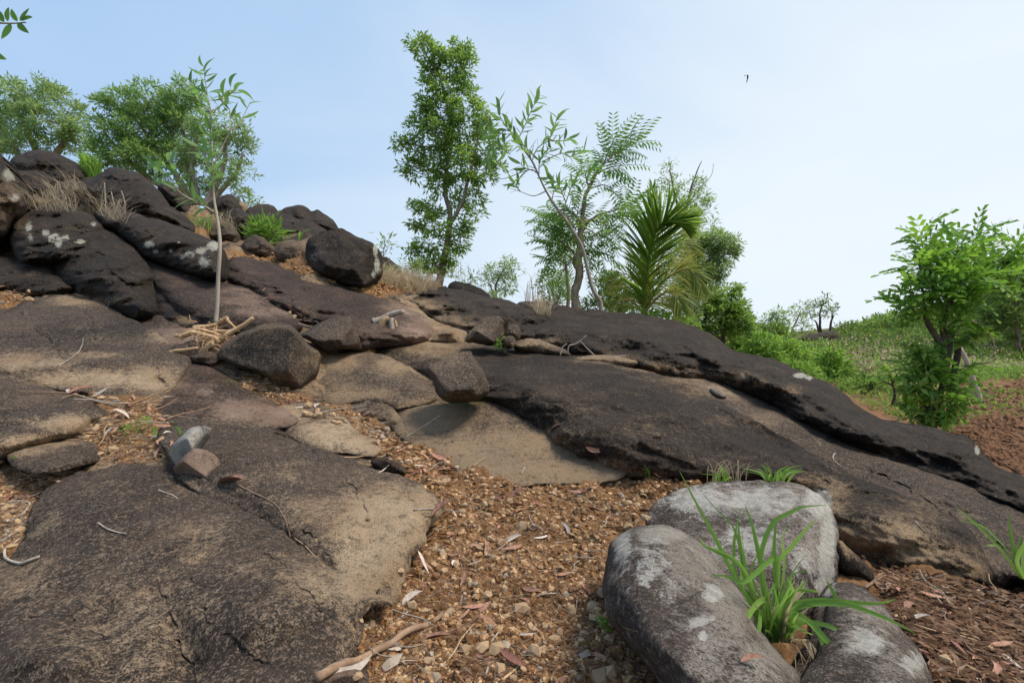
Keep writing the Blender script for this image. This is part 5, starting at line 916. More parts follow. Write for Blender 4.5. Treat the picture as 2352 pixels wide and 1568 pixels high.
grass('grass_clump', 'thin arching green grass at the right picture edge below the long slab', 2.0, [([(2330,1230),(2200,1040),(2050,880),(1950,790),(1880,735)],.9,.1),([(2330,1230),(2250,1060),(2150,940),(2050,860),(1900,825)],.9,0),([(2320,1220),(2270,1000),(2240,770)],1.2,0),([(2330,1230),(2220,1060),(2150,1000),(2080,1005)],.7,-.1),([(2340,1230),(2290,1080),(2320,950),(2310,890)],1.2,0),([(2350,1230),(2300,1100),(2380,950),(2420,900)],1.1,-.1),([(2340,1230),(2350,1000),(2400,800)],1,.1)], .012, conv=z6, seed=6)
tuft('grass_tuft', 'small green seedling tuft beside the low black rock at far left', 42, 1062, 2.6, 5, 26, .008, GRASSM, 34, 1.0, 3)
tuft('grass_tuft', 'green sprout left of the white-grey stone', 357, 998, 2.9, 7, 26, .008, GRASSM, 35, .8, 5)
tuft('grass_tuft', 'single green sprout just above the white-grey stone', 416, 1000, 2.85, 4, 36, .009, GRASSM, 36, .5, 4)
tuft('grass_tuft', 'green grass tuft among the upper rocks right of the boulder pile', 470, 528, 9.0, 46, 42, .02, GRASSM, 37, .5, 18)
tuft('grass_tuft', 'yellow-green grass tuft on the bank behind the big dark block', 895, 630, 9.0, 40, 26, .018, GRASSM, 38, .6, 16)
tuft('grass_tuft', 'single broad green blades between the two small boulders', 690, 552, 8.2, 4, 28, .04, GRASSM, 39, .3, 3)
tuft('grass_tuft', 'fine green stalks by the long slab near the middle of the soil', 1490, 1106, 2.9, 3, 44, .003, GRASSM, 40, .3, 5)
# single-mesh stands of dry grass (nobody could count the blades)
def stand(name, label, poly, n, h, w, mat, d0=None, seed=0, cat='dry grass', lean=.35, dd=.3):
    r = np.random.default_rng(seed); poly = np.array(poly, float); V = []; Fc = []; tint = []; nn = 0; tries = 0
    while nn < n and tries < n*8:
        tries += 1; u = r.uniform(poly[:, 0].min(), poly[:, 0].max()); v = r.uniform(poly[:, 1].min(), poly[:, 1].max())
        if not inside(np.array([u]), np.array([v]), poly)[0]: continue
        if d0 is None:
            hh = hit(u, v)
            if hh is None: continue
            p = np.array(hh[0])
        else: p = np.array(P(u, v, d0+r.uniform(-dd, dd)))
        L = h*r.uniform(.4, 1.2); a = r.normal(size=2)*lean*L; q = p+np.array([a[0]*.3, a[1]*.3, L*.6]); t = p+np.array([a[0], a[1], L*r.uniform(.8, 1)]); s = np.array([w/2, 0, 0])
        b = len(V); V += [p-s, p+s, q+s*.8, q-s*.8, t]; Fc += [(b, b+1, b+2), (b, b+2, b+3), (b+3, b+2, b+4)]; tint += [r.uniform(0, 1)]*5; nn += 1
    if not V: return
    at = np.zeros((len(V), 3)); at[:, 0] = tint
    o = obj(name, np.array(V), np.array(Fc), mat, None, False, at); props(o, label, cat, None, 'stuff'); return o
stand('dry_grass', 'dry straw grass growing between the upper left boulders', [(170,425),(220,455),(290,490),(290,515),(240,505),(180,480),(120,470),(110,450)], 330, .34, .008, STRAW, seed=50, lean=1.0)
stand('dry_grass', 'dry grass on the bank beneath the tall tree', [(870,625),(930,635),(1000,655),(1010,668),(960,676),(900,662),(865,648)], 800, .26, .008, STRAW, seed=51, lean=1.2)
stand('dry_grass', 'dry grass below the dome boulder at far left', [(60,470),(110,455),(180,470),(180,490),(100,485),(60,485)], 150, .26, .009, STRAW, seed=52, lean=.9)
stand('dry_grass', 'dry grass tuft on the ridge left of the feathery tree foot', [(1225,712),(1262,715),(1265,728),(1235,722)], 130, .28, .010, STRAW, seed=53, lean=.8)
stand('dry_grass', 'dry grass round the upper rocks right of the sapling', [(455,505),(540,515),(545,530),(460,530)], 160, .28, .009, STRAW, seed=54, lean=.8)
stand('grass', 'fresh green plants in the notch behind the dome boulder', [(185,385),(215,390),(230,405),(200,412)], 500, .4, .03, LEAFC, d0=11.5, seed=55, cat='plants')
stand('dry_grass', 'tall thin dry stalks on the skyline left of the feathery tree', [(1195,695),(1255,700),(1250,712),(1195,702)], 26, .75, .008, STRAW, d0=9.3, seed=56, lean=.2)
stand('dry_grass', 'tall thin weed stalks on the skyline right of the tall tree', [(1045,650),(1120,668),(1110,680),(1045,662)], 16, .7, .007, BARK if False else STRAW, d0=10.5, seed=57, lean=.12)
# small leafy plants
tree('shrub', 'bright green narrow-leaved shrub growing among the upper rocks', 'shrub', 8.9, [[(608,560,.02),(606,545,.015),(600,530,.008)],[(608,560,.02),(625,545,.012)]], [(590,528,18,14),(612,524,18,14),(632,530,16,14),(605,542,26,12)], leaf=.15, n_sub=46, per=13, mat=LEAFC, seed=80, wl=.24, sub_r=.5, thick=.6, up=.7)
tree('bush', 'sparse pale bush on the skyline behind the yellowish rock', 'bush', 12.5, [[(570,490,.02),(575,475,.012),(582,462,.006)]], [(580,462,16,9),(570,472,14,8),(592,468,12,8)], leaf=.10, n_sub=50, per=9, mat=LEAFY, seed=81, wl=.3, sub_r=.5)
tree('small_plant', 'thin leafy stem rising behind the big dark block', 'plant', 9.5, [[(880,595,.01),(881,570,.008),(884,545,.005)]], [(884,552,9,8),(880,568,11,7),(884,580,12,6)], leaf=.17, n_sub=70, per=5, mat=LEAFB, seed=82, wl=.22, sub_r=.6)
tree('bush', 'scraggly thin bush at the left foot of the tall tree', 'bush', 11.5, [[(945,640,.02),(946,620,.015),(940,600,.01)],[(950,640,.015),(970,610,.01)]], [(940,608,20,14),(965,612,20,14),(930,625,18,10),(985,628,22,12),(1040,635,14,14),(955,630,24,10)], leaf=.11, n_sub=30, per=8, mat=LEAFY, seed=83, wl=.3, sub_r=.6)
tree('small_plant', 'narrow upright plant beside the little dark dome rock', 'plant', 10.2, [[(1081,655,.008),(1081,640,.006),(1082,628,.004)]], [(1081,635,8,9),(1080,648,9,7)], leaf=.14, n_sub=90, per=5, mat=LEAFB, seed=84, wl=.22, sub_r=.6)
tree('bush', 'thin see-through bush on the skyline right of the little dark dome rock', 'bush', 15, [[(1130,690,.02),(1130,670,.012)]], [(1105,672,18,12),(1130,680,24,10),(1150,685,18,8)], leaf=.15, n_sub=26, per=8, mat=LEAFB, seed=85, wl=.26, sub_r=.6)
tree('bush', 'low bright green growth at the foot of the palm', 'bush', 10.6, [[(1490,732,.02),(1492,722,.01)]], [(1465,722,20,7),(1500,726,24,8),(1540,735,26,9),(1575,748,22,8)], leaf=.14, n_sub=60, per=12, mat=LEAFC, seed=86, wl=.3, sub_r=.5)
tree('small_plant', 'tiny bright seedling at the left foot of the front grey boulder', 'plant', 1.52, [[(1388,1445,.002),(1387,1436,.0015),(1386,1428,.001)]], [(1380,1424,6,5,0),(1392,1422,7,5,0),(1387,1432,7,4,0)], leaf=.013, n_sub=260, per=4, mat=LEAFC, seed=87, wl=.7, sub_r=.6, twigs=False, limbs=False)
tree('small_plant', 'small green creeping plant in the litter left of the white-grey stone', 'plant', 2.95, [[(300,1000,.002),(303,990,.0015),(310,980,.001)]], [(292,984,10,5,0),(312,972,12,5,0),(322,976,8,4,0),(300,994,8,4,0)], leaf=.032, n_sub=120, per=3, mat=LEAFC, seed=88, wl=.5, sub_r=.6, twigs=False, limbs=False)
tree('small_plant', 'small green leaves at the foot of the angular grey boulder', 'plant', 5.2, [[(1146,795,.003),(1147,788,.002)]], [(1145,782,6,6,0),(1150,790,6,5,0)], leaf=.05, n_sub=200, per=5, mat=LEAFC, seed=89, wl=.5, twigs=False, limbs=False)
# ---------------------------------------------------------------- branch piles, driftwood, sticks
WOOD = plain_mat('peeled_dead_wood', (0.30, 0.19, 0.105), (0.47, 0.33, 0.20), 26, 0.8, 0.006, stretch=(1, 1, 1))
WOODG = plain_mat('weathered_grey_wood', (0.20, 0.165, 0.13), (0.38, 0.33, 0.28), 22, 0.85, 0.005)
WOODB = plain_mat('brown_stick', (0.15, 0.095, 0.06), (0.27, 0.18, 0.12), 24, 0.85, 0.006)
LITTER = plain_mat('dry_leaf', (0.19, 0.09, 0.06), (0.36, 0.19, 0.125), 9, 0.6, 0.001, 0.3)
LITTERR = plain_mat('dark_red_leaf', (0.11, 0.045, 0.035), (0.20, 0.09, 0.065), 9, 0.55, 0.001, 0.3)
LITTERP = plain_mat('pale_leaf', (0.32, 0.26, 0.22), (0.48, 0.41, 0.35), 9, 0.6, 0.001, 0.3)
LITTERY = plain_mat('yellow_leaf', (0.62, 0.34, 0.03), (0.74, 0.46, 0.06), 6, 0.5, 0.001, 0.3)
STONEM = plain_mat('tan_stone', (0.24, 0.155, 0.085), (0.45, 0.32, 0.20), 40, 0.9, 0.004)
STONEG = plain_mat('grey_stone', (0.22, 0.17, 0.125), (0.40, 0.33, 0.26), 40, 0.9, 0.004)
z4 = lambda p: (p[0]/3, p[1]/3+673.7)
def stick(name, label, cat, pts, d, r, mat, conv=None, group=None, taper=.6, off=None, wob=.4, sides=7, seed=0, parent=None):
    cv = conv or (lambda p: p); off = off or [0]*len(pts); c = catmull(np.array([list(P(*cv(p), d+o)) for p, o in zip(pts, off)]), 6)
    t = np.linspace(0, 1, len(c)); q = c*(.35/max(r, .003))*.3
    rr = r*(1-(1-taper)*t)*(1+.22*fbm(q+seed, 2, seed)); c = c+np.stack([fbm(q+seed*3.1+9, 2, seed+1), fbm(q+seed+40, 2, seed+2), fbm(q+seed+70, 2, seed+3)], 1)*r*wob
    v, f = tube(c, rr, sides); o = obj(name, v, f, mat, parent)
    return props(o, label, cat, group) if parent is None else o
bp = [('thick peeled branch crossing the middle of the dead branch pile',[(1240,295),(1320,265),(1400,290),(1480,310),(1500,345)],4.28,.026),('thick peeled branch running up right out of the pile',[(1500,345),(1580,285),(1660,240),(1700,215),(1750,165)],4.32,.028),('forked light branch lying left below the pile',[(1115,478),(1160,430),(1205,395),(1280,388),(1360,375)],4.2,.023),
 ('upper tan branch lying behind the sapling foot',[(1350,240),(1430,225),(1500,205),(1560,175)],4.45,.024),('purple-brown branch under the upper tan one',[(1370,262),(1460,245),(1570,220)],4.42,.018),('short tan branch in the right half of the pile',[(1420,285),(1480,255),(1560,260),(1600,250)],4.36,.022),('knotty root end hanging down from the pile middle',[(1470,330),(1430,350),(1380,385),(1360,410)],4.25,.024),
 ('thin tan branch sloping to the upper right of the pile',[(1560,180),(1600,215),(1650,260)],4.4,.016),('left pointing thin branch of the pile',[(1215,290),(1270,285),(1330,262),(1380,230)],4.4,.014),('short stub branch at the pile top beside the trunk',[(1510,200),(1560,160),(1575,180)],4.45,.018),('thin branch across the pile front',[(1260,262),(1330,240),(1450,265),(1520,285)],4.33,.013),('bent root behind the brown-black boulder edge',[(1400,420),(1440,370),(1500,350),(1530,380)],4.25,.016)]
for i, (lb, pts, d, r) in enumerate(bp):
    o = stick('dead_branch', lb, 'branch', pts, d, r, WOODB if 'purple' in lb else WOOD, z4, 'dead branches piled round the sapling foot', seed=i+1, wob=.6)
    if i == 2: stick('side_twig', None, None, [(1205,395),(1170,400),(1115,418)], 4.2, .010, WOOD, z4, parent=o)
rg = np.random.default_rng(12)
rb = Bag()
for k in range(150):
    x = rg.normal(1450, 90); y = rg.normal(330, 60); a = rg.uniform(0, 6.28); L = rg.uniform(20, 80); p0 = z4((x, y)); p1 = z4((x+L*.5*math.cos(a), y+L*.5*math.sin(a)+8)); p2 = z4((x+L*math.cos(a+.5), y+L*math.sin(a+.5)+20))
    d = 4.35+rg.uniform(-.12, .1); v, f = tube(catmull([list(P(*p0, d)), list(P(*p1, d-.03)), list(P(*p2, d))], 3), .0035, 3, False); rb.add(v, f)
props(rb.obj('rootlets', WOOD), 'fine tangled rootlets in the dead branch pile', 'roots', None, 'stuff')
# stump-like driftwood
dw = empty('driftwood', P(899, 770, 5.6), 'broken bleached driftwood piece with an upright stub on the long dark slab', 'driftwood')
z2 = lambda p: (p[0]/3+784, p[1]/3+294)
stick('limb', None, None, [(235,1350),(290,1335),(350,1310),(440,1285)], 5.55, .05, WOODG, z2, parent=dw, taper=.5, wob=.8, seed=3)
stick('stub', None, None, [(348,1432),(350,1370),(345,1305)], 5.5, .030, WOODG, z2, parent=dw, taper=.8, seed=4)
stick('limb', None, None, [(262,1420),(250,1380),(270,1340),(310,1330)], 5.55, .045, WOOD, z2, parent=dw, taper=.8, wob=1.0, seed=5)
stick('limb', None, None, [(310,1425),(325,1380),(320,1340)], 5.6, .020, WOODG, z2, parent=dw, taper=.8, seed=6)
stick('limb', None, None, [(350,1400),(375,1370),(370,1330)], 5.6, .026, WOOD, z2, parent=dw, taper=.8, wob=.8, seed=7)
z8 = lambda p: (p[0]/3+784, p[1]/3+1045); z7 = lambda p: (p[0]/3, p[1]/3+1045); z5 = lambda p: (p[0]/3+784, p[1]/3+673.7)
def lay(pts, lift=.008):
    """picture points -> points resting on whatever surface lies there"""
    out = []; last = None
    for p in pts:
        h = hit(*p)
        if h is None: continue
        q = np.array(h[0]); 
        if last is not None and abs(q[1]-last[1]) > .35*last[1]: q = np.array(P(p[0], p[1], last[1]))
        dr = np.array(ORG)-q; out.append(q+dr/np.linalg.norm(dr)*lift*.6+np.array([0, 0, lift*.6])); last = q
    return out
def lying(name, label, cat, pts, r, mat, conv=None, group=None, taper=.5, dense=3, wob=.5, seed=0, parent=None):
    cv = conv or (lambda p: p); pp = catmull([cv(p) for p in pts], dense); q = lay(pp, r*1.1)
    if len(q) < 3: return None
    q = np.array(q); k = np.ones(5)/5
    if len(q) > 6: q = np.stack([np.convolve(np.pad(q[:, i], 2, 'edge'), k, 'valid') for i in range(3)], 1)
    t = np.linspace(0, 1, len(q)); q = q+np.stack([fbm(q*14+seed, 2, seed+i) for i in range(3)], 1)*r*wob; v, f = tube(q, r*(1-(1-taper)*t)*(1+.15*fbm(q*30, 2, seed)), 6)
    o = obj(name, v, f, mat, parent); return props(o, label, cat, group) if parent is None else o
lying('stick', 'long brown stick lying in the bottom foreground soil', 'stick', [(-210,1575),(0,1470),(150,1400),(300,1325),(420,1265),(500,1225),(600,1175),(730,1105)], .0125, WOODB, z8, seed=1, taper=.7)
TW_ = [('pale twig at the tan slab edge in the middle',[(480,380),(600,375),(700,378),(800,390),(885,402)],z8,.004,WOODG),('dark thin twig across the middle soil',[(1100,740),(1280,785),(1400,800),(1600,798)],z8,.0035,WOODB),('twig propped by the front grey boulder\'s shadow',[(1590,1180),(1615,1090),(1625,960)],z8,.003,WOODG),('thin twig under the seedling by the grey boulder',[(1700,1160),(1820,1170),(1950,1190),(2050,1225)],z8,.0028,WOODB),
 ('forked dry twig lying on the wide left slab',[(400,510),(470,460),(540,410),(570,350),(575,305)],z4,.006,WOODG),('pale stalk lying along the black left slab',[(515,695),(600,730),(720,760),(850,785)],z4,.006,WOODG),('hooked grey twig curling on the largest slab',[(280,705),(200,740),(130,755),(60,735),(25,690),(40,640),(100,600),(150,570)],z7,.006,WOODG),('curved grey twig in the left litter above the hooked one',[(0,610),(80,550),(150,490),(220,430)],z7,.005,WOODG),
 ('pale loop of vine at the left edge',[(30,465),(100,450),(170,400),(205,350),(195,320),(100,320),(0,350)],z7,.006,WOODG),('long dry stem bordering the left litter pocket',[(0,245),(60,200),(140,150),(260,130),(420,100),(580,85)],z7,.005,WOOD),('small twig on the largest slab',[(672,462),(720,505),(760,525),(885,547)],z7,.004,WOODG),('tiny wavy twig on the largest slab top',[(1085,240),(1150,262),(1200,280),(1228,305)],z7,.003,WOODG),
 ('dry stem running down the crack between the big left slabs',[(1610,190),(1720,250),(1860,310),(1930,380),(1985,490),(2000,575)],z7,.003,WOODB),('dry stem going on down the tan slab edge',[(2020,570),(2100,620),(2180,710),(2240,780)],z7,.002,WOOD),('thin curved white twig on the long slab right',[(1055,360),(1030,400),(1080,450),(1135,475)],z6,.004,WOODG),('dark short twig on the lower tan right slab',[(1600,835),(1640,875),(1680,918)],z6,.004,WOODG),
 ('stick standing diagonal in the right mulch',[(1240,1300),(1330,1250),(1410,1200)],z6,.006,WOODB),('straight twig near the bottom middle',[(990,1350),(1040,1280),(1100,1200)],z8,.0035,WOODG),('light twig slanting by the tan slab foot',[(325,1190),(400,1130),(468,1072)],z8,.004,WOODG),('bent twig in the gully above the flat dark stone',[(255,1240),(300,1215),(330,1180)],z5,.005,WOODG),('bark strip near the bottom middle',[(1100,1565),(1180,1500),(1260,1430)],z8,.005,WOOD),
 ('thin twig at the cube rock foot',[(1015,635),(1080,640)],z5,.004,WOODG),('long dry stalk in the gully left of the tan slab',[(0,1135),(150,1125),(300,1080),(490,1030)],z5,.004,WOOD),('pair-like thin twig on the tan slab',[(1240,1245),(1265,1195)],z5,.004,WOODG),('crossed dry stem left of the soil centre',[(640,600),(700,690),(760,770)],z8,.003,WOODG),('leaning grey twig left of the soil centre',[(745,570),(790,640),(820,720),(832,800)],z8,.004,WOODG)]
for i, (lb, pts, cv, r, mt) in enumerate(TW_): lying('twig', lb, 'twig', pts, r, mt, cv, seed=i+3, dense=4)
# dry stalks in the crevice below the black whaleback
for i, (lb, pts) in enumerate([('angled bare stalk standing in the crevice under the black slab',[(1560,405),(1570,360),(1620,345),(1690,290)]),('crossing bare stalk in the crevice under the black slab',[(1755,435),(1700,385),(1650,330)]),('bare branching stalk right of the crossed ones',[(1810,490),(1850,465),(1870,440),(1960,430)]),('short dry stalk left of the crossed ones',[(1510,425),(1520,380),(1555,345)])]):
    stick('dry_stalk', lb, 'stalk', pts, 5.35, .008, WOODG, z5, seed=i, wob=.3)
for i, pts in enumerate([[(245,500),(243,470),(240,420)],[(268,505),(262,470),(255,440)],[(283,500),(288,470),(278,438)],[(272,500),(268,480),(276,455)],[(300,520),(312,505),(322,498)]]):
    stick('dry_stalk', ('leftmost', 'second leftmost', 'tallest bent', 'short middle', 'lowest leaning')[i]+' pale stalk in the dry grass of the upper left boulders', 'stalk', pts, 8.2, .012, WOODG, seed=i+20, wob=.4)
# ---------------------------------------------------------------- loose leaves, stones and twigs lying about
LT = {k: [sickle('dry_leaf', m, 1, w, c, 6, f) for w, c, f in ((.22, .4, .5), (.26, -.3, .9), (.18, .6, .3))] for k, m in (('brown', LITTER), ('dark red', LITTERR), ('pale', LITTERP))}
YL = sickle('yellow_leaf', LITTERY, 1, .2, .75, 8, .5)
def lie(name, me, u, v, L, ang, seed=0, tilt=.3, label=None, cat=None, group=None):
    h = hit(u, v)
    if h is None: return None
    r = np.random.default_rng(seed); n = np.array(h[1]); n = n/np.linalg.norm(n); n = n+np.array([0, 0, .8]); n /= np.linalg.norm(n)
    a = np.array([math.cos(ang), math.sin(ang), 0]); a = a-n*a.dot(n); a /= np.linalg.norm(a); a = a+n*r.uniform(0, tilt)
    o = place(name, me, Vector(h[0])+Vector(n)*.004, a, n+r.normal(size=3)*tilt, L); return props(o, label, cat, group)
lie('yellow_leaf', YL, 1368, 1446, .15, -.75, 3, .1, 'curved bright yellow leaf on the soil by the front grey boulder', 'leaf')
for i, (u, v, L, a, k, lb) in enumerate([(958,1264,.10,-.45,'pale','light orange leaf beside the tan slab corner'),(922,1395,.09,.9,'pale','curled pale leaf at the lower tan slab edge'),(1225,1237,.08,.4,'pale','pale crescent leaf in the middle of the soil'),(2080,1298,.12,-.1,'pale','pale curled leaf on the mulch at right'),(500,1110,.20,-.5,'brown','long red-brown leaf below the rust wedge stone'),(1155,1152,.10,2.6,'dark red','dark red folded leaf in the upper soil'),(1250,1152,.10,-.6,'dark red','dark red leaf right of the other in the upper soil'),(990,1190,.13,.2,'brown','brown leaf pointing at the tan slab tip'),
   (1060,1395,.10,.3,'brown','red-brown leaf near the bottom stick'),(1200,1350,.09,-.6,'brown','slim brown leaf in the centre soil'),(1700,1525,.05,0,'brown','brown leaf under the grass clump'),(1500,1085,.1,.2,'brown','brown leaf at the long slab foot'),(1345,1025,.13,-.4,'brown','upright brown leaf on the tan slab edge'),(1265,990,.12,-.7,'brown','brown leaf lodged in the tan slab seam'),(745,1540,.12,.6,'pale','silvery pale leaf at the bottom left of the soil')]):
    lie('dry_leaf', LT[k][i % 3], u, v, L, a, i, .25, lb, 'leaf')
def stone_mesh(name, mat, seed, flat=.65):
    r = np.random.default_rng(seed); g = (1+5**.5)/2
    v = np.array([(-1,g,0),(1,g,0),(-1,-g,0),(1,-g,0),(0,-1,g),(0,1,g),(0,-1,-g),(0,1,-g),(g,0,-1),(g,0,1),(-g,0,-1),(-g,0,1)], float); v /= np.linalg.norm(v, axis=1, keepdims=True)
    f = [(0,11,5),(0,5,1),(0,1,7),(0,7,10),(0,10,11),(1,5,9),(5,11,4),(11,10,2),(10,7,6),(7,1,8),(3,9,4),(3,4,2),(3,2,6),(3,6,8),(3,8,9),(4,9,5),(2,4,11),(6,2,10),(8,6,7),(9,8,1)]
    v = v*r.uniform(.72, 1.18, (12, 1))*np.array([1, r.uniform(.6, .95), flat]); return v*.5, f, mat
SH = [stone_mesh('stone', None, i, f_) for i, f_ in enumerate((.7, .55, .8, .6, .75, .5))]
STM = {'tan': [mesh('stone', v, f, STONEM, False) for v, f, _ in SH], 'grey': [mesh('stone', v, f, STONEG, False) for v, f, _ in SH]}
TWM = []
for i in range(4):
    c = catmull([(0, 0, 0), (.33, (-1)**i*.05, .01*i), (.66, -.03+.02*i, 0), (1, .06*(-1)**i, .01)], 3); v, f = tube(c, np.linspace(.018, .009, len(c)), 4); TWM.append(mesh('twig', v, f, (WOODG, WOOD, WOODB, WOODG)[i]))
# where loose things lie: (polygon, name used in labels, share)
ZONES = [('the soil under the central tan slab', [(1060,1120),(1300,1112),(1340,1150),(1150,1200),(1040,1180)], 26, 18, 8),
 ('the soil left of the rear grey boulder', [(1300,1112),(1480,1105),(1500,1140),(1480,1210),(1400,1225),(1330,1200),(1340,1150)], 26, 14, 8),
 ('the soil beside the tan slab tip', [(940,1290),(1010,1200),(1060,1150),(1150,1200),(1140,1300),(1000,1320)], 26, 20, 10),
 ('the middle of the soil patch', [(1150,1200),(1330,1200),(1390,1250),(1385,1330),(1150,1345),(1140,1300)], 30, 14, 8),
 ('the soil by the long brown stick', [(830,1420),(930,1300),(1100,1345),(1080,1568),(820,1568)], 36, 18, 10),
 ('the soil at the bottom edge', [(1100,1345),(1250,1350),(1260,1568),(1080,1568)], 30, 8, 8),
 ('the soil against the front grey boulder', [(1250,1350),(1385,1330),(1400,1430),(1500,1568),(1260,1568)], 30, 10, 10),
 ('the upper gully by the central tan slab', [(810,940),(900,985),(960,1040),(880,1050),(850,990)], 16, 16, 8),
 ('the lower gully by the central tan slab', [(960,1040),(1010,1050),(1130,1100),(1050,1120),(960,1105),(880,1050)], 24, 20, 8),
 ('the litter pocket by the white-grey stone', [(180,990),(250,945),(350,920),(400,960),(400,1050),(300,1070),(210,1060)], 30, 28, 22),
 ('the twig litter at the left edge', [(0,1110),(80,1090),(190,1075),(170,1100),(100,1130),(60,1200),(30,1260),(0,1270)], 14, 10, 16),
 ('the burnt mulch right of the boulders', [(2010,1330),(2080,1300),(2200,1340),(2180,1568),(2160,1568),(2100,1470),(2020,1370)], 10, 20, 16),
 ('the burnt mulch at the right edge', [(2200,1340),(2250,1345),(2352,1350),(2352,1568),(2180,1568)], 8, 18, 14),
 ('the seam above the wide left slab', [(0,655),(60,662),(110,680),(90,700),(0,700)], 8, 12, 8),
 ('the crevice above the purplish slab', [(590,660),(660,700),(720,745),(700,760),(650,710),(600,680)], 8, 12, 8),
 ('the gully below the speckled boulder', [(560,860),(640,915),(720,930),(800,960),(790,990),(690,950),(600,910)], 18, 14, 10),
 ('the seam above the black left slab', [(60,870),(200,905),(330,915),(340,935),(230,930),(100,890)], 8, 10, 8)]
def zone_points(poly, n, r):
    p = np.array(poly, float); out = []
    while len(out) < n:
        u = r.uniform(p[:, 0].min(), p[:, 0].max(), 64); v = r.uniform(p[:, 1].min(), p[:, 1].max(), 64); k = inside(u, v, p); out += list(zip(u[k], v[k]))
    return out[:n]
rz = np.random.default_rng(99)
for (zn, poly, ns, nl, nt) in ZONES:
    for (u, v) in zone_points(poly, ns, rz):
        h = hit(u, v)
        if h is None: continue
        q = rz.uniform(); s = rz.uniform(.05, .075) if q < .12 else (rz.uniform(.032, .05) if q < .45 else rz.uniform(.018, .032)); d = h[0][1]
        sz = 'large' if q < .12 else ('middling' if q < .45 else 'small'); k = int(rz.integers(6)); shp = ('lumpy', 'flat', 'chunky', 'low', 'rounded', 'thin')[k]
        s *= 1.0 if d < 3 else 1.4; col = 'grey' if rz.uniform() < .15 else 'tan'
        o = bpy.data.objects.new('stone', STM[col][k]); COL.objects.link(o); o.location = Vector(h[0])+Vector((0, 0, s*.12)); o.rotation_euler = rz.uniform(-.5, .5, 2).tolist()+[rz.uniform(0, 6.28)]; o.scale = (s, s*rz.uniform(.8, 1.2), s)
        props(o, '%s %s %s stone in %s' % (sz, shp, col, zn), 'stone', 'stones in %s' % zn)
    for i, (u, v) in enumerate(zone_points(poly, nl, rz)):
        k = ('brown', 'brown', 'brown', 'dark red', 'brown', 'dark red', 'pale')[rz.integers(7)]; hd = hit(u, v)
        if hd is None: continue
        j = int(rz.integers(3)); L = rz.uniform(.04, .10); sz = 'long' if L > .07 else 'short'
        lie('dry_leaf', LT[k][j], u, v, L*(1 if hd[0][1] < 3 else 1.35), rz.uniform(0, 6.28), int(rz.integers(1e6)), .4, '%s %s %s leaf in %s' % (sz, ('curved', 'folded', 'slim hooked')[j], k, zn), 'leaf', 'fallen leaves in %s' % zn)
    for i, (u, v) in enumerate(zone_points(poly, nt, rz)):
        hd = hit(u, v)
        if hd is None: continue
        k = int(rz.integers(4)); L = rz.uniform(.06, .2); sz = 'long' if L > .12 else 'short'
        lie('twig', TWM[k], u, v, L*(1 if hd[0][1] < 3 else 1.6), rz.uniform(0, 6.28), int(rz.integers(1e6)), .15, '%s %s twig in %s' % (sz, ('grey', 'light brown', 'dark brown', 'wavy grey')[k], zn), 'twig', 'twigs in %s' % zn)
# gravel and crumbs: far too many to count, one object per kind
def grav_mat(name, cs):
    m = N(name); p = m.pos(); n = m.noise(p, 34, 2, .5); k = m.noise(p, 150, 4, .6); c = m.mix(m.ramp(n, .40, .52), cs[0], cs[1]); c = m.mix(m.ramp(n, .54, .62), c, cs[2]); c = m.mix(m.math('MULTIPLY', m.ramp(k, .5, .7), .5), c, tuple(x*.45 for x in cs[0]))
    return m.end(c, .92, m.bump(k, .6, .004), .12)
GRAVM = grav_mat('tan_gravel', ((0.16, 0.080, 0.036), (0.29, 0.165, 0.082), (0.48, 0.33, 0.19)))
def gravel(name, label, poly, n, smin, smax, mat, seed, on=('soil',), flat=False, cat='gravel'):
    r = np.random.default_rng(seed); V = []; Fc = []; nv = 0; DK = [(1250,1375,200,30,.7),(1130,1540,150,36,.75),(1000,1480,60,30,.4),(1250,1230,120,14,.5)]; fa = [np.array(f) for _, f, _ in SH]
    pts = zone_points(poly, n, r)
    for (u, v) in pts:
        if blobs(DK, np.array([u]), np.array([v]))[0] > r.uniform(.1, 1): continue
        if u < 1000 and bare(np.array([u]), np.array([v]))[0] > .45: continue
        h = hit(u, v)
        if h is None or h[2] not in on: continue
        d = h[0][1]; s = (smin+(smax-smin)*r.uniform()**3.2)*max(1, d/2.2); k = r.integers(len(SH)); a = r.uniform(0, 6.28); ca, sa = math.cos(a), math.sin(a)
        m = SH[k][0]*s*r.uniform(.7, 1.3, 3); m = np.stack([m[:, 0]*ca-m[:, 1]*sa, m[:, 0]*sa+m[:, 1]*ca, m[:, 2]], 1)+np.array(h[0])
        V.append(m); Fc.append(fa[k]+nv); nv += 12
    o = obj(name, np.concatenate(V), np.concatenate(Fc), mat, None, False); props(o, label, cat, None, 'stuff')
ALLSOIL = [(820,1568),(830,1410),(930,1290),(1010,1190),(900,1080),(800,960),(900,985),(1130,1100),(1300,1112),(1500,1105),(1640,1100),(1500,1150),(1490,1210),(1400,1225),(1385,1330),(1400,1430),(1510,1568)]
gravel('gravel', 'tan gravel and crumbs covering the stony soil', ALLSOIL, 12000, .0025, .036, GRAVM, 1)
gravel('clods', 'loose brown earth clods over the stony soil', ALLSOIL, 1500, .012, .05, SOIL, 7, cat='clods')
gravel('gravel', 'greyish gravel mixed through the stony soil', ALLSOIL, 1200, .004, .026, STONEG, 2)
gravel('gravel', 'gravel and crumbs in the left litter pockets and gullies', [(0,1090),(180,985),(250,940),(400,905),(560,850),(800,940),(900,985),(850,1010),(600,930),(420,930),(400,1070),(200,1080),(60,1210),(0,1290)], 6000, .004, .03, GRAVM, 3)
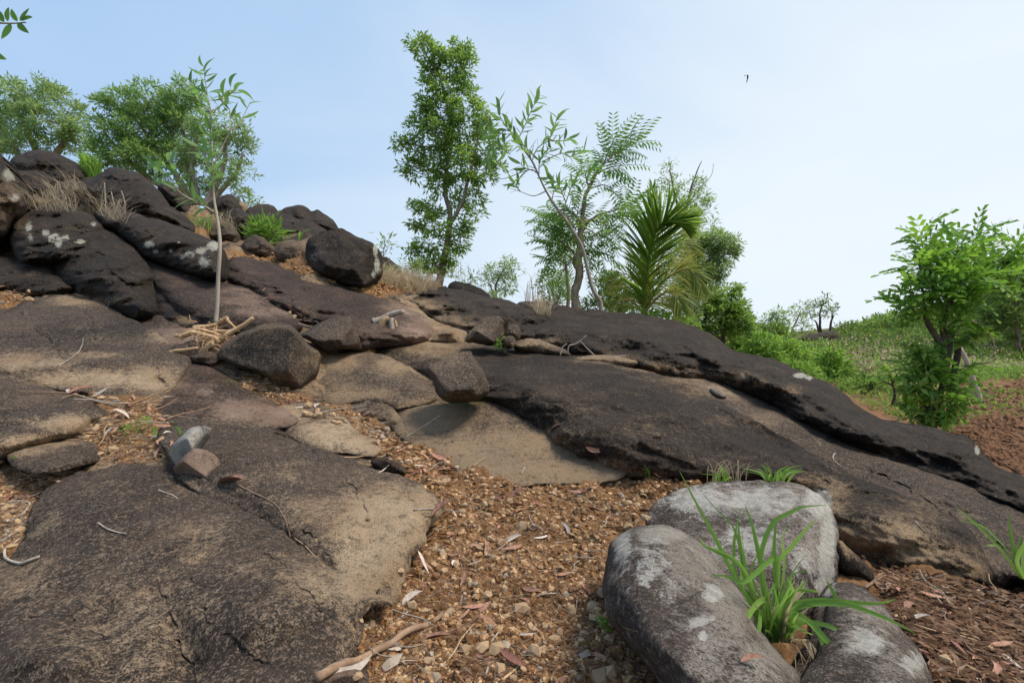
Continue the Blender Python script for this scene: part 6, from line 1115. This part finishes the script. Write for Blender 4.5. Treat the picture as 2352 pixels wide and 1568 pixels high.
gravel('gravel', 'dark crumbs and char in the mulch at the bottom right', [(1925,1235),(2010,1290),(2270,1345),(2400,1350),(2400,1568),(2150,1568),(2020,1360)], 5000, .004, .022, soil_mat('char', (.03,.02,.016), (.08,.05,.035), (.14,.09,.06)), 4)
gravel('gravel', 'gravel and earth crumbs between the upper slabs', [(500,560),(720,590),(900,630),(1000,650),(940,700),(720,650),(700,770),(560,680)], 2600, .004, .026, GRAVM, 5)
gravel('clods', 'red-brown earth clods of the ploughed field at right', [(2100,930),(2352,880),(2352,1090),(2260,1045),(2200,1000),(2150,970)], 9000, .02, .045, FIELD, 6, ('hill',), cat='clods')
def litter_stuff(name, label, poly, n, L, w, mat, seed, cat='litter', on=('soil',)):
    r = np.random.default_rng(seed); C = []; A = []; Nn = []; LL = []
    for (u, v) in zone_points(poly, n, r):
        h = hit(u, v)
        if h is None or h[2] not in on: continue
        a = r.uniform(0, 6.28); C.append(np.array(h[0])+np.array([0, 0, .004+r.uniform(0, .006)])); A.append([math.cos(a), math.sin(a), r.uniform(-.05, .35)]); Nn.append(np.array(h[1])+r.normal(size=3)*.3); LL.append(L*r.uniform(.3, 1.6)*r.uniform(.6, 1.1)*max(1, h[0][1]/2.4))
    C = np.array(C); LL = np.array(LL); v, f = leafquads(C, np.array(A), np.array(Nn), LL, LL*w, .3, .05)
    at = np.zeros((len(v), 3)); at[:, 0] = np.repeat(r.uniform(0, 1, len(C)), 5); o = obj(name, v, f, mat, None, False, at); props(o, label, cat, None, 'stuff')
CHIP = leaf_mat('litter_chips', (0.10, 0.05, 0.03), (0.22, 0.12, 0.07), (0.40, 0.27, 0.18)); CHIPP = leaf_mat('litter_straw', (0.20, 0.13, 0.085), (0.38, 0.28, 0.19), (0.58, 0.48, 0.37))
litter_stuff('leaf_litter', 'fine brown leaf bits and straw scattered over the stony soil', ALLSOIL, 5200, .022, .18, CHIP, 11)
litter_stuff('leaf_litter', 'pale straw fragments scattered over the stony soil', ALLSOIL, 1500, .045, .05, CHIPP, 12)
litter_stuff('mulch', 'reddish bark chips and burnt litter at the bottom right', [(1925,1235),(2010,1290),(2270,1345),(2400,1350),(2400,1568),(2150,1568),(2020,1360)], 2600, .032, .3, CHIP, 13)
litter_stuff('leaf_litter', 'straw and leaf bits in the left litter pockets', [(0,1090),(180,985),(250,940),(400,905),(560,850),(800,940),(900,985),(850,1010),(600,930),(420,930),(400,1070),(200,1080),(60,1210),(0,1290)], 3600, .05, .07, CHIPP, 14)
litter_stuff('leaf_litter', 'straw and leaf bits in the seams of the upper slabs', [(320,600),(500,650),(720,760),(1000,650),(1200,790),(1000,830),(700,780),(440,830),(330,700),(0,700),(0,655),(120,670)], 2600, .05, .09, CHIPP, 15)
# ground cover on the far slope
def cover(name, label, poly, n, L, mat, seed, avoid=None):
    r = np.random.default_rng(seed); C = []; A = []; Nn = []; LL = []; ti = []
    for (u, v) in zone_points(poly, n, r):
        if avoid is not None and blobs(avoid, np.array([u]), np.array([v]))[0] > r.uniform(.25, .7): continue
        dr = (P(u, v, 1)-ORG).normalized(); h = B_HILL.ray_cast(ORG, dr)
        if h[0] is None: continue
        d = h[0][1]; m = 5; R = L*d/20*1.3; t = r.uniform(0, 1)
        for k in range(m):
            C.append(np.array(h[0])+r.normal(size=3)*np.array([R, R, R*.35])+np.array([0, 0, R*.3])); a = rdir(1, r)[0]+np.array([0, 0, .8]); A.append(a); Nn.append(rdir(1, r)[0]); LL.append(L*d/20*r.uniform(.5, 1.3)); ti.append(t+r.normal()*.15)
    C = np.array(C); LL = np.array(LL); v, f = leafquads(C, np.array(A), np.array(Nn), LL, LL*.4, .2, .1); at = np.zeros((len(v), 3)); at[:, 0] = np.repeat(np.clip(ti, 0, 1), 5)
    o = obj(name, v, f, mat, None, False, at); props(o, label, 'ground cover', None, 'stuff')
FLD = [(2352,1050,260,80,1.2),(2200,905,200,30,1),(2352,900,180,28,1),(2010,925,60,30,.8),(2230,960,150,50,1.2)]
cover('ground_cover', 'bright green weeds and grass over the lower right slope', [(1700,800),(1850,790),(2000,800),(2352,830),(2352,900),(2150,890),(2000,930),(1900,880),(1750,850)], 4600, .14, LEAFA, 21, FLD)
cover('ground_cover', 'dark scrub over the upper right hillside', [(1850,780),(2000,755),(2130,730),(2352,668),(2352,840),(2100,810),(1900,800)], 7000, .16, LEAFD, 22)
cover('dry_brush', 'brown dried brush in patches over the right hillside', [(1880,790),(2050,775),(2200,790),(2352,800),(2352,850),(2100,870),(2000,870),(1900,840)], 1800, .15, CHIPP, 24)
cover('ground_cover', 'scattered weeds and dry tufts at the field edge', [(1960,870),(2100,890),(2352,900),(2352,960),(2150,960),(2080,975),(1980,930)], 500, .14, LEAFC, 23)
for i, (u, v, s) in enumerate([(2000,872,18),(2055,880,9),(2067,924,8),(2215,962,12),(2235,958,10),(2280,975,11),(2195,955,8),(2310,968,9)]):
    h = hit(u, v)
    if h: 
        o = bpy.data.objects.new('stone', STM['grey'][i % 6]); COL.objects.link(o); sc = s*h[0][1]/F; o.location = Vector(h[0])+Vector((0, 0, sc*.2)); o.scale = (sc*1.5, sc, sc); props(o, 'grey stone lying at the edge of the ploughed field', 'stone', 'grey stones at the field edge')
# ---------------------------------------------------------------- bird in the sky, near leaves top left
BIRD = plain_mat('dark_feathers', (.02, .02, .022), (.035, .035, .04), 10)
bp_ = P(1717, 178, 22); s = .012*22
bird = empty('bird', bp_, 'small dark swift flying in the sky right of the middle', 'bird')
bv, bf = tube(np.array([(0, 0, .45), (.02, 0, .3), (.02, 0, 0), (-.02, 0, -.3), (-.08, 0, -.65)])*s+np.array(bp_), np.array([.01, .10, .14, .08, .01])*s, 8); obj('body', bv, bf, BIRD, bird)
for sg, pts in ((-1, [(0, 0, .15), (-.35, -.2, .25), (-.75, -.3, -.05)]), (1, [(.02, 0, .15), (.3, .5, .5), (.25, 1.0, -.2)])):
    V, Fc = blade_mesh(np.array(pts)*s+np.array(bp_), .22*s, (.2, -.6, 1)); obj('wing', V, Fc, BIRD, bird)
V, Fc = blade_mesh(np.array([(-.04, 0, -.45), (-.12, 0, -.7), (-.22, 0, -.95)])*s+np.array(bp_), .12*s); obj('tail', V, Fc, BIRD, bird)
NL = [sickle('leaf', LEAFG, 1, w, c, 8) for w, c in ((.34, .2), (.4, -.2))]
near = empty('overhanging_branch', P(-60, 40, 1.9), 'dark green leafy twig hanging in at the top left corner', 'branch')
c = catmull(polyline([(-90,35),(-30,50),(20,54),(60,52)], 1.9), 6); v, f = tube(c, np.linspace(.005, .002, len(c)), 6); obj('twig', v, f, BARKP, near)
for u, v, a, L, k in ((42,52,-.75,.065,0),(25,55,-1.9,.07,1),(10,52,2.3,.075,0),(40,50,1.9,.045,1),(45,48,.8,.06,0),(48,48,.1,.055,1),(-5,50,-2.0,.08,0),(18,50,1.3,.05,1),(-10,48,1.8,.08,0)):
    place('leaf', NL[k], P(u, v, 1.9), (math.cos(a), -.15, math.sin(a)), (0.1*k, -1, .3), L, near)
for u, v, a, L in ((-30,112,-.5,.09),(-25,160,-.55,.07),(-20,170,-1.2,.07)):
    place('leaf', NL[0], P(u, v, 1.9), (math.cos(a), -.1, math.sin(a)), (0, -1, .2), L, near)
